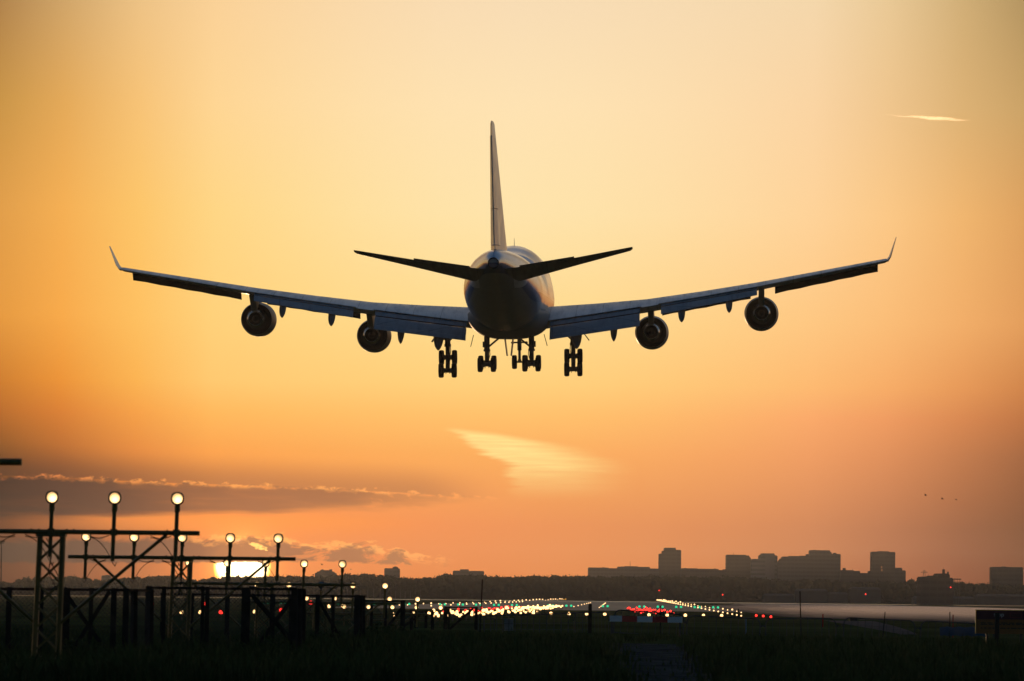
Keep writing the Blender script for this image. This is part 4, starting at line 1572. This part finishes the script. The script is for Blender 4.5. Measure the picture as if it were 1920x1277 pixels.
cx = (1903.5 - 1829) / FPX * sg - w / 2
for q in (-1, 1):
    k.box((cx, -.034, h - .135 + q * .065), (.33, .006, .012))
    k.box((cx + q * .16, -.034, h - .135), (.012, .006, .12))
k.build('small_panel', mat('sign_red_line', (0.22, 0.02, 0.03), 0.6), sign, recalc=True)
rnd = random.Random(5)
k = MB()
for row, zz in enumerate((h * .46, h * .40, h * .24)):
    x = -w / 2 + .14
    while x < w / 2 - .15:
        l = rnd.uniform(.05, .2)
        k.box((x + l / 2, -.0245, zz), (l, .006, .028))
        x += l + .035
k.build('small_print', sign_dark, sign, recalc=True)
for s in (-1, 1):
    k = MB()
    k.bar((s * w * .3, .06, ground(sg) - .1 - p1.z), (s * w * .3, .06, h * .8), .06)
    k.build('leg', dark_metal, sign, recalc=True)

# blue sheet and boxes
k = MB()
p = at(1808, 1185, 190)
vs = []
for i in range(13):
    for j in range(5):
        vs.append((-.75 + 1.5 * i / 12, .06 * math.sin(i * 1.3) + .25 * j / 4, .27 * (j / 4) ** .6 + .02 * math.sin(i * 2.1 + j)))
k.add(vs, [(i * 5 + j, (i + 1) * 5 + j, (i + 1) * 5 + j + 1, i * 5 + j + 1) for i in range(12) for j in range(4)], 0, True)
bs = k.build('tarpaulin', mat('blue_sheet', (0.010, 0.035, 0.07), 0.7, vary=0.2, vscale=3.0))
bs.location = (p.x, p.y, p.z - .12)
tag(bs, 'blue plastic sheet lying on the grass behind the rightmost barrier', 'tarpaulin')
k = MB()
p = at(954, 1168, 230)
k.box((0, 0, .22), (.34, .3, .44))
k.box((0, 0, .452), (.38, .34, .024))
k.box((-.02, -.153, .2), (.2, .01, .08))
bx = k.build('equipment_box', mat('box_grey', (0.16, 0.17, 0.17), 0.6, vary=0.2), recalc=True)
bx.location = (p.x, p.y, p.z - .3)
tag(bx, 'small grey equipment box in the grass behind the thin wire fence', 'box')
k = MB()
p = at(917, 1160, 230)
k.bar((-.22, 0, 0), (.22, 0, 0), .05, .03)
for s in (-1, 1): k.bar((s * .2, 0, 0), (s * .2, 0, -.5), .03)
bx = k.build('low_rail', steel, recalc=True)
bx.location = p
tag(bx, 'short pale rail beside the leaning pole', 'rail')

# a few shrubs along the fence feet
leaf = mat('shrub_leaves', (0.045, 0.058, 0.018), 0.9, spec=0.1, vary=0.4, vscale=2.0)


def shrub(px, d, w, h, seed, label):
    rnd = random.Random(seed)
    m = MB()
    for _ in range(420):
        t, u = rnd.uniform(0, 2 * math.pi), rnd.random()
        r = w / 2 * math.sqrt(rnd.random())
        z = h * (1 - (2 * r / w) ** 2) * rnd.random() ** .6 + rnd.uniform(0, .04)
        c = Vector((r * math.cos(t), r * math.sin(t), z))
        a = Vector((rnd.gauss(0, 1), rnd.gauss(0, 1), rnd.gauss(0, 1))).normalized() * .05
        b = Vector((rnd.gauss(0, 1), rnd.gauss(0, 1), rnd.gauss(0, 1))).normalized() * .03
        m.add([c - a, c + b, c + a, c - b], [(0, 1, 2, 3)])
    for _ in range(10):
        t = rnd.uniform(0, 2 * math.pi)
        m.tube((0, 0, -.05), (w * .4 * math.cos(t), w * .4 * math.sin(t), h * .7), .008, .003, n=5)
    o = m.build('shrub', leaf)
    o.location = (px_x(px, d), d, ground(d))
    tag(o, label, 'shrub', 'low shrubs at the foot of the fences')


for i, (px, d, w, h) in enumerate(((150, 104, 1.6, .5), (420, 117, 1.9, .45), (505, 116, 1.3, .4), (620, 148, 1.5, .45), (710, 190, 1.6, .4), (740, 192, 1.2, .35))):
    shrub(px, d, w, h, 20 + i, ['low shrub at the foot of the nearest fence', 'wide low shrub under the second fence, below the sun', 'small shrub right of the second fence brace',
                              'shrub in front of the third fence', 'shrub below the left end of the red light chain', 'small shrub beside the low wooden fence'][i])


# ------------------------------------------------------------------ far wood
def facade(name, color, floors=3.2, bays=3.0, dark=0.55):
    m = bpy.data.materials.new(name)
    m.use_nodes = True
    nt = NT(m.node_tree)
    b = m.node_tree.nodes['Principled BSDF']
    tc = nt.n('ShaderNodeTexCoord')
    sp = nt.n('ShaderNodeSeparateXYZ')
    nt.link(tc.outputs['Object'], sp.inputs[0])
    fz = nt.m('FRACT', nt.m('DIVIDE', sp.outputs[2], floors))
    fx = nt.m('FRACT', nt.m('DIVIDE', sp.outputs[0], bays))
    wz = nt.m('MULTIPLY', nt.step(fz, 0.30, 0.34), nt.step(fz, 0.80, 0.84, 1.0, 0.0))
    wx = nt.step(fx, 0.12, 0.16)
    w = nt.m('MULTIPLY', wz, wx)
    col = nt.mix(w, color, tuple(c * (1 - dark) for c in color))
    nt.link(col, b.inputs['Base Color'])
    nt.link(nt.step(w, 0, 1, 0.9, 0.6), b.inputs['Roughness'])
    b.inputs['Specular IOR Level'].default_value = 0.0
    return m


wood_mat = mat('far_wood_leaves', (0.019, 0.024, 0.010), 1.0, spec=0.0, vary=0.25, vscale=0.08)
TL = [(-500, 1085), (-300, 1080), (-150, 1088), (0, 1090), (25, 1092), (45, 1085), (60, 1081), (110, 1083), (135, 1080), (190, 1087), (250, 1082), (290, 1080), (330, 1079), (372, 1089), (400, 1081),
      (450, 1080), (500, 1080), (540, 1079), (547, 1082), (567, 1078), (590, 1079), (650, 1076), (700, 1076), (760, 1082), (780, 1084), (820, 1081), (834, 1073), (850, 1078),
      (900, 1078), (960, 1081), (1000, 1079), (1050, 1079), (1100, 1079), (1160, 1080), (1250, 1080), (1300, 1080), (1400, 1082), (1460, 1087), (1530, 1085), (1600, 1090), (1660, 1089), (1700, 1090),
      (1715, 1086), (1725, 1090), (1800, 1092), (1900, 1096), (1960, 1097), (2100, 1092), (2400, 1094)]


def treeline_y(px):
    for (a, ya), (b, yb) in zip(TL[:-1], TL[1:]):
        if px <= b: return ya + (yb - ya) * (px - a) / (b - a)
    return TL[-1][1]


def far_wood():
    rnd = random.Random(11)
    m = MB()
    vs, fs = [], []
    WD = 4200.0
    px = -480.0
    while px < 2390:
        for row in range(2):
            d = WD + row * 45 + rnd.uniform(-18, 18)
            top = at(px, treeline_y(px) + rnd.uniform(-0.9, 3.2) + (0, 1.0)[row], d)
            H = top.z
            R = H * rnd.uniform(.20, .34)
            x0 = top.x + rnd.uniform(-2, 2)
            # the crown: a few overlapping leafy lumps, one solid skin each, with ragged leaf clumps over it
            lumps = [(x0, d, H - R * .9, R)]
            for _ in range(4):
                lumps.append((x0 + rnd.uniform(-1.1, 1.1) * R, d + rnd.uniform(-1, 1) * R, H * rnd.uniform(.25, .68), R * rnd.uniform(.6, .95)))
            for lx, ly, lz, lr in lumps:
                o = len(vs)
                for ii in range(5):
                    th = math.pi * (ii + .5) / 5
                    for jj in range(9):
                        ph = 2 * math.pi * jj / 9
                        r_ = lr * rnd.uniform(.74, 1.0)
                        vs.append((lx + r_ * math.sin(th) * math.cos(ph), ly + r_ * math.sin(th) * math.sin(ph), lz + r_ * math.cos(th)))
                for ii in range(4):
                    for jj in range(9):
                        fs.append((o + ii * 9 + jj, o + ii * 9 + (jj + 1) % 9, o + (ii + 1) * 9 + (jj + 1) % 9, o + (ii + 1) * 9 + jj))
                fs.append(tuple(o + jj for jj in range(9)))
                for _ in range(26 if row == 0 else 12):
                    th, ph = math.acos(rnd.uniform(-.6, 1)), rnd.uniform(0, 6.283)
                    r_ = lr * rnd.uniform(.86, 1.12)
                    c = Vector((lx + r_ * math.sin(th) * math.cos(ph), ly + r_ * math.sin(th) * math.sin(ph), lz + r_ * math.cos(th)))
                    s = rnd.uniform(.3, .75)
                    a_ = Vector((rnd.gauss(0, 1), rnd.gauss(0, .6), rnd.gauss(0, 1))).normalized() * s
                    b_ = Vector((rnd.gauss(0, 1), rnd.gauss(0, .6), rnd.gauss(0, 1))).normalized() * s
                    o = len(vs)
                    vs += [c - a_, c + b_, c + a_, c - b_]
                    fs.append((o, o + 1, o + 2, o + 3))
        px += rnd.uniform(6.0, 10.0)
    m.add(vs, fs)
    # understorey hedge that closes the foot of the wood
    hv, hf = [], []
    for i in range(300):
        ppx = -490 + i * 9.65
        p = at(ppx, 1119, WD + 60)
        hv += [(p.x, p.y, -.2), (p.x, p.y, 5.0 + 2.2 * rnd.random())]
    hf = [(2 * i, 2 * i + 2, 2 * i + 3, 2 * i + 1) for i in range(299)]
    m.add(hv, hf)
    return m.build('far_wood', wood_mat)


fw = kind(far_wood(), 'stuff')
fw['label'] = 'long hazy belt of trees along the far side of the airfield under the city'
fw['category'] = 'trees'

# avenue of slim trees in front of the wood, left of the middle
bark = mat('far_bark', (0.05, 0.042, 0.035), 0.9)


def avenue_tree(px, d, seed):
    rnd = random.Random(seed)
    top = at(px, treeline_y(px) + rnd.uniform(1, 4), d)
    root = empty('avenue_tree', (top.x, top.y, 0))
    tag(root, 'slim bare stemmed tree in the avenue before the far wood', 'tree', 'avenue trees before the far wood')
    k = MB()
    k.tube((0, 0, -.2), (0, 0, top.z * .7), .26, .12, n=6)
    for j in range(5):
        t = rnd.uniform(0, 6.28)
        k.tube((0, 0, top.z * (.45 + .08 * j)), (1.6 * math.cos(t), 1.6 * math.sin(t), top.z * (.6 + .07 * j)), .09, .04, n=5)
    k.build('trunk', bark, root)
    m = MB()
    for _ in range(150):
        zc = rnd.random()
        rr = 2.5 * (1 - abs(2 * zc - 1) ** 2.2) ** .5
        t = rnd.uniform(0, 6.28)
        q = math.sqrt(rnd.random())
        c = Vector((rr * q * math.cos(t), rr * q * math.sin(t), top.z * (.40 + .60 * zc)))
        a = Vector((rnd.gauss(0, 1), rnd.gauss(0, 1), rnd.gauss(0, 1))).normalized() * .7
        b = Vector((rnd.gauss(0, 1), rnd.gauss(0, 1), rnd.gauss(0, 1))).normalized() * .7
        m.add([c - a, c + b, c + a, c - b], [(0, 1, 2, 3)])
    m.build('crown', wood_mat, root)


for i, px in enumerate((652, 664, 676, 690, 701, 713, 725, 733, 742, 751, 760, 770, 779, 789)):
    avenue_tree(px, 4080, 60 + i)

# ------------------------------------------------------------------ city on the skyline
f_grey = facade('facade_grey', (0.11, 0.10, 0.10), 3.4, 3.4, 0.22)
f_brown = facade('facade_brown', (0.085, 0.07, 0.065), 3.4, 4.2, 0.2)
f_light = facade('facade_light', (0.17, 0.165, 0.165), 3.6, 60.0, 0.35)
roof_m = mat('roof_plant', (0.06, 0.058, 0.056), 0.95, spec=0.0)
CITY = 5200.0


def building(name, label, cat, d, blocks, facade_m, roofs=(), masts=(), ybase=1100, depth=26.0, group='buildings on the skyline'):
    """blocks [(x0, x1, ytop)] in photo places at distance d; each block is a wing of the one building"""
    xs0 = min(b[0] for b in blocks)
    xs1 = max(b[1] for b in blocks)
    c = at((xs0 + xs1) / 2, 1119, d)
    root = empty(name, (c.x, c.y, 0))
    tag(root, label, cat, group)
    for i, (x0, x1, yt) in enumerate(blocks):
        a, b = at(x0, yt, d), at(x1, yt, d)
        k = MB()
        H = a.z
        dp = depth + 3.0 * (i % 3)
        k.box(((a.x + b.x) / 2 - c.x, dp / 2 + .05 * i, H / 2 - .1), (b.x - a.x + .02, dp, H + .2))
        k.box(((a.x + b.x) / 2 - c.x, dp / 2 + .05 * i, H + .25), (b.x - a.x - .9, dp - .9, .5), 1)
        k.build('wall_block', [facade_m, roof_m], root, recalc=True)
    for x0, x1, yt, yb in roofs:
        a, b = at(x0, yt, d), at(x1, yb, d)
        k = MB()
        k.box(((a.x + b.x) / 2 - c.x, 9, (a.z + b.z) / 2 - .4), (b.x - a.x, 8, a.z - b.z + .8))
        k.build('roof_plant', roof_m, root, recalc=True)
    for x, yt, yb, r in masts:
        a, b = at(x, yt, d), at(x, yb, d)
        k = MB()
        k.tube((b.x - c.x, 10, b.z - 1), (a.x - c.x, 10, a.z), r, r * .5, n=6)
        k.build('mast', dark_metal, root, recalc=True)
    return root


building('office_block', 'long low office block with a thin roof mast, left of the first tower', 'building', CITY,
         [(1103, 1142, 1065), (1142, 1158, 1066.5), (1158, 1219, 1063.5), (1219, 1236, 1067)], f_grey,
         [(1130, 1134, 1063.5, 1066), (1171, 1196, 1061.5, 1064), (1165, 1169, 1062, 1064)], [(1182, 1052, 1062, .25)])
building('office_tower', 'first tall tower from the left, with stepped roof corners', 'tower', CITY + 60,
         [(1236, 1242, 1039), (1242, 1246, 1033.5), (1246, 1267.5, 1028), (1267.5, 1277.5, 1032)], f_brown, [(1252, 1262, 1026.8, 1029)])
building('terrace_block', 'low broken roofline between the first and second tower', 'building', CITY + 20,
         [(1277.5, 1309, 1066.5), (1309, 1348, 1067.5), (1348, 1356, 1070), (1356, 1362, 1068.5)], f_brown, [(1284, 1287, 1064.8, 1067), (1301, 1308, 1065.5, 1067), (1340, 1343, 1066, 1068)])
building('office_tower', 'broad dark tower with a small roof crane, second from the left', 'tower', CITY + 80,
         [(1362.5, 1400, 1041), (1400, 1405.5, 1042.5), (1405.5, 1408, 1046)], f_brown, [(1366, 1372, 1040, 1042)], [(1376, 1036.5, 1041, .25)])
building('office_tower', 'pale striped tower with a raised middle, right of the broad dark tower', 'tower', CITY + 40,
         [(1410, 1424, 1049), (1424, 1428, 1042.5), (1428, 1453, 1038.5), (1453, 1458, 1042.5)], f_light, [(1424, 1430, 1040.5, 1043)])
building('hotel_block', 'wide block with terraces stepping up to the right', 'building', CITY + 30,
         [(1458, 1461, 1054), (1461, 1464, 1051), (1464, 1467, 1048), (1467, 1479, 1044.5), (1479, 1500, 1043.5), (1500, 1519, 1043)], f_grey, [(1512, 1517, 1039, 1043)])
building('office_tower', 'tallest wide tower of the right group, with a lower right shoulder', 'tower', CITY + 50,
         [(1519, 1557, 1032.5), (1557, 1560, 1036), (1560, 1576.5, 1039.5)], f_grey, [(1526, 1531, 1031, 1033), (1563, 1569, 1036.5, 1040)])
building('terrace_block', 'low block between the tallest tower and the lone right tower', 'building', CITY + 20,
         [(1576.5, 1602, 1070), (1602, 1613, 1071.5), (1613, 1630, 1075.5), (1630, 1635, 1071.5)], f_brown, [(1581.5, 1586.5, 1065, 1070)], [(1599.5, 1066.5, 1071, .3)])
building('office_tower', 'lone tower with a slightly arched roof and steps on its right side', 'tower', CITY + 70,
         [(1635, 1646, 1035.3), (1646, 1668, 1034.5), (1668, 1679, 1036), (1679, 1692, 1065.5), (1692, 1698.5, 1070.5)], f_brown)
building('slab_block', 'square dark block alone at the right picture edge', 'building', 4700,
         [(1860.5, 1918.5, 1064)], f_brown, [(1880, 1887, 1062, 1064)])
building('control_building', 'dark stepped building with a short tower and mast on top, right of the lone tower', 'building', 3300,
         [(1725, 1743, 1083), (1743, 1757.5, 1081), (1757.5, 1781, 1077), (1781, 1788, 1085)], f_brown, [(1770, 1773, 1067.5, 1077), (1779, 1780.5, 1072, 1077)], [(1771.5, 1063, 1068, .12), (1743, 1076, 1081, .10)])
building('tower_block', 'square block with rooftop plant rising over the trees left of the middle', 'building', CITY,
         [(720.5, 749, 1066.5)], f_grey, [(736, 746, 1063, 1067), (739, 743, 1062, 1064)])
building('long_building', 'long flat building on the treeline above the thin leaning pole', 'building', CITY,
         [(849, 862, 1071), (862, 879, 1068.5), (879, 907.5, 1071.5)], f_grey)
building('manor_building', 'building with two chimneys and sloping roof above the trees right of the sun', 'building', CITY,
         [(590, 630, 1075), (594, 626, 1072.5), (599, 621, 1070)], f_brown, [(602, 606, 1067.5, 1072), (617, 622, 1067.5, 1072)])
building('small_block', 'small block on the treeline far left behind the lamp gantries', 'building', CITY,
         [(190, 205, 1080)], f_grey, [(197, 204, 1078, 1081)])
# two lit windows high on the lone tower
lit_m = emit('lit_window', (1.0, 0.42, 0.16), 0.34)
tw = [o for o in COL.objects if o.get('label', '').startswith('lone tower')][0]
for px, py in ((1653.3, 1063.5), (1653.6, 1069)):
    p = at(px, py, CITY + 69.8)
    k = MB()
    k.box((p.x - tw.location.x, -.25, p.z), (1.0, .3, 1.5))
    k.build('lit_window', lit_m, tw)
# low halls at the foot of the wood
hall_m = mat('hall_cladding', (0.07, 0.08, 0.082), 0.9, spec=0.0, vary=0.1, vscale=0.2)
for (x0, x1, yt, lab) in ((1433, 1490, 1117, 'low pale hall at the foot of the wood left of the tall thin pole'), (1493, 1552, 1108, 'taller pale hall just right of the tall thin pole'),
                          (1595, 1652, 1105, 'wide pale hall under the lone tower'), (1714, 1828, 1122, 'long low hall below the control building'), (1832, 1935, 1118, 'grey hall above the sign board'),
                          (1553, 1590, 1114, 'small hall with a light sloping roof')):
    d = 3700.0
    a, b = at(x0, yt, d), at(x1, yt, d)
    c = (a + b) / 2
    root = empty('airfield_hall', (c.x, c.y, 0))
    tag(root, lab, 'hall', 'pale halls at the foot of the wood')
    w, h = b.x - a.x, max(2.5, c.z)
    k = MB()
    k.box((0, 12, h / 2), (w, 24, h))
    k.build('wall', hall_m, root, recalc=True)
    k = MB()
    k.add([(-w / 2 - .3, -.5, h + .02), (w / 2 + .3, -.5, h + .02), (w / 2 - 1, 12, h + 1.2), (-w / 2 + 1, 12, h + 1.2), (w / 2 + .3, 24.5, h + .02), (-w / 2 - .3, 24.5, h + .02)],
          [(0, 1, 2, 3), (3, 2, 4, 5), (0, 3, 5), (1, 4, 2), (0, 5, 4, 1)])
    k.build('roof', hall_m, root, recalc=True)

# power pylon, gantry platform and floodlight masts
p = at(1733, 1069, 5600)
k = MB()
H = p.z
for s in (-1, 1):
    k.bar((s * 3.0, 0, 0), (s * .5, 0, H), .35)
for z, w in ((.62, 5.6), (.78, 4.4), (.93, 3.2)):
    k.bar((-w, 0, H * z), (w, 0, H * z), .35)
    k.bar((-w, 0, H * z), (0, 0, H * (z + .06)), .2)
    k.bar((w, 0, H * z), (0, 0, H * (z + .06)), .2)
for j in range(6):
    k.bar((-3 + .42 * j, 0, H * j / 6), (3 - .42 * (j + 1), 0, H * (j + 1) / 6), .2)
o = k.build('power_pylon', dark_metal, recalc=True)
o.location = (p.x, p.y, 0)
tag(o, 'lattice power pylon behind the control building at the right', 'pylon')
p = at(1795, 1086, 3350)
k = MB()
k.box((0, 0, p.z), (4.0, 3, .5))
k.box((0, 0, p.z - 1.6), (4.0, 3, .3))
for x in (-1.4, 0, 1.4): k.bar((x, 0, 0), (x, 0, p.z + .6), .25)
o = k.build('radar_platform', dark_metal, recalc=True)
o.location = (p.x, p.y, 0)
tag(o, 'small open platform on legs right of the control building', 'platform')
p = at(3, 1015, 2000)
k = MB()
k.tube((0, 0, 0), (0, 0, p.z), .25, .14, n=8)
k.box((0, 0, p.z), (2.2, .5, .35))
k.box((0, 0, p.z - .55), (1.9, .5, .25))
o = k.build('floodlight_mast', dark_metal, recalc=True)
o.location = (p.x, p.y, 0)
tag(o, 'tall floodlight mast far off at the left picture edge', 'mast')
# obstruction lights on the far buildings
ob = Lights('obstruction_light', red_glow, 0.35, 0.2, 'tiny red obstruction light in front of the far wood', 'warning light', 'red obstruction lights of the far airfield')
for px, py in ((1236, 1109), (1355, 1117), (1623, 1116), (1782.5, 1103)):
    ob.put(at(px, py, 3250))

# ------------------------------------------------------------------ birds and condensation trail
bird_m = mat('dark_feathers', (0.03, 0.026, 0.024), 0.8)


def bird_mesh(flap_, n):
    m = MB()
    m.loft([[(r * math.cos(t), y, r * .9 * math.sin(t)) for t in [2 * math.pi * i / 8 for i in range(8)]] for y, r in
            ((-.30, .012), (-.2, .05), (-.05, .085), (.08, .075), (.17, .05), (.22, .055), (.27, .04), (.33, .006))])
    for s in (-1, 1):
        m.loft([[(s * .05, .12, .03), (s * .05, -.10, .02), (s * .05, -.10, .0), (s * .05, .12, .0)],
                [(s * .32, .15, .03 + .30 * flap_), (s * .32, -.08, .02 + .30 * flap_), (s * .32, -.08, .005 + .3 * flap_), (s * .32, .15, .01 + .3 * flap_)],
                [(s * .68, -.02, .02 + .40 * flap_), (s * .68, -.08, .02 + .40 * flap_), (s * .68, -.08, .012 + .4 * flap_), (s * .68, -.02, .012 + .4 * flap_)]])
    m.add([(-.05, -.28, 0), (.05, -.28, 0), (.09, -.46, .0), (-.09, -.46, 0), (0, -.37, .02)], [(0, 1, 4), (1, 2, 4), (2, 3, 4), (3, 0, 4), (0, 3, 2, 1)])
    return m.build('bird', bird_m, recalc=True)


for i, (px, py, d, fl, rz, lab) in enumerate(((1735.5, 929, 950, .7, 1.2, 'leftmost of the three dark birds flying over the right of the city'), (1767, 935.5, 930, .5, 1.3, 'middle bird of the three, the largest dark speck'),
                                               (1792.5, 936, 1150, -.5, 1.0, 'rightmost and palest of the three birds over the city'), (603.5, 1059, 1300, .8, 1.0, 'small bird just above the building with two chimneys'),
                                               (658, 1068, 1900, .6, 1.4, 'tiny bird right of the building with two chimneys'))):
    o = bird_mesh(fl, i)
    o.location = at(px, py, d)
    o.rotation_euler = (0, .1, rz)
    o.scale = (.72, .72, .72)
    tag(o, lab, 'bird', 'birds in the evening sky')

# condensation trail, a long torn tube of ice cloud high and far away
m = bpy.data.materials.new('ice_cloud')
m.use_nodes = True
nt = NT(m.node_tree)
m.node_tree.nodes.clear()
vp = nt.n('ShaderNodeVolumePrincipled')
vp.inputs['Color'].default_value = (1.0, 1.0, 1.0, 1)
vp.inputs['Density'].default_value = 0.016
vp.inputs['Anisotropy'].default_value = 0.87
om = nt.n('ShaderNodeOutputMaterial')
nt.link(vp.outputs[0], om.inputs['Volume'])
rnd = random.Random(9)
CD = 30000.0
k = MB()
rings = []
N = 60
c0 = at(1730, 222, CD)
for i in range(N + 1):
    t = i / N
    px = 1630 + 188 * t
    py = 213.5 + 12.5 * t + 0.6 * math.sin(t * 23) + rnd.uniform(-.3, .3)
    hw = (0.12 + 3.3 * min(1, t * 1.6) ** 1.6 * (1 - max(0, (t - .72) / .28) ** 1.3 * .85)) * rnd.uniform(.88, 1.12) * CD / FPX
    c = at(px, py, CD) - c0
    rings.append([c + Vector((0, hw * math.cos(a), hw * math.sin(a))) for a in [2 * math.pi * j / 16 for j in range(16)]])
k.loft(rings)
ct = k.build('condensation_trail', m, recalc=True)
ct.location = c0
tag(ct, 'short white condensation trail tilting down to the right in the upper right sky', 'contrail')

# ground mist lying over the taxiway at the right
mi = bpy.data.materials.new('ground_mist')
mi.use_nodes = True
mi.node_tree.nodes.clear()
mv = mi.node_tree.nodes.new('ShaderNodeVolumePrincipled')
mv.inputs['Color'].default_value = (1.0, 0.90, 0.88, 1)
mv.inputs['Density'].default_value = 0.0042
mv.inputs['Anisotropy'].default_value = 0.5
mo = mi.node_tree.nodes.new('ShaderNodeOutputMaterial')
mi.node_tree.links.new(mv.outputs[0], mo.inputs['Volume'])
k = MB()
n_ = len(MIST_OUTLINE)
mcx, mcy = 55.0, 700.0
zb_ = 0.02
mr = random.Random(4)
for li, (q_, zt_) in enumerate(((1.0, 0.06), (0.93, 0.11), (0.86, 0.17), (0.78, 0.25), (0.70, 0.35), (0.62, 0.48), (0.52, 0.62))):   # stacked sheets, thicker towards the middle
    ol = []
    for i in range(n_):
        (x0, y0), (x1, y1) = MIST_OUTLINE[i], MIST_OUTLINE[(i + 1) % n_]
        for f_ in (0.0, 0.33, 0.67):
            x, y = x0 + (x1 - x0) * f_, y0 + (y1 - y0) * f_
            jx = q_ * (1 + mr.uniform(-.05, .05))
            ol.append((mcx + (x - mcx) * jx, mcy + (y - mcy) * (jx ** 1.7 if y > mcy else min(1.0, jx))))
    m_ = len(ol)
    k.add([(x, y, zb_) for x, y in ol] + [(x, y, zt_) for x, y in ol],
          [tuple(range(m_ - 1, -1, -1)), tuple(range(m_, 2 * m_))] + [(i, (i + 1) % m_, m_ + (i + 1) % m_, m_ + i) for i in range(m_)])
    zb_ = zt_ + 0.001
mst = kind(k.build('ground_mist', mi), 'stuff')
mst['label'] = 'thin pale ground mist lying over the taxiway behind the right hand barriers'
mst['category'] = 'mist'

# ------------------------------------------------------------------ evening haze over the plain
hz_m = bpy.data.materials.new('haze')
hz_m.use_nodes = True
ht = hz_m.node_tree
ht.nodes.clear()
pv = ht.nodes.new('ShaderNodeVolumePrincipled')
pv.inputs['Color'].default_value = (0.90, 0.94, 1.0, 1)
pv.inputs['Density'].default_value = HAZE_DENS
pv.inputs['Anisotropy'].default_value = 0.6
ho = ht.nodes.new('ShaderNodeOutputMaterial')
ht.links.new(pv.outputs[0], ho.inputs['Volume'])
k = MB()
k.box((0, 2725, (HAZE_TOP - 1) / 2), (6400, 6550, HAZE_TOP + 1))
hzo = kind(k.build('haze', hz_m), 'stuff')
hzo['label'] = 'thin evening haze over the airfield, paling the far wood and the city'
hzo['category'] = 'haze'
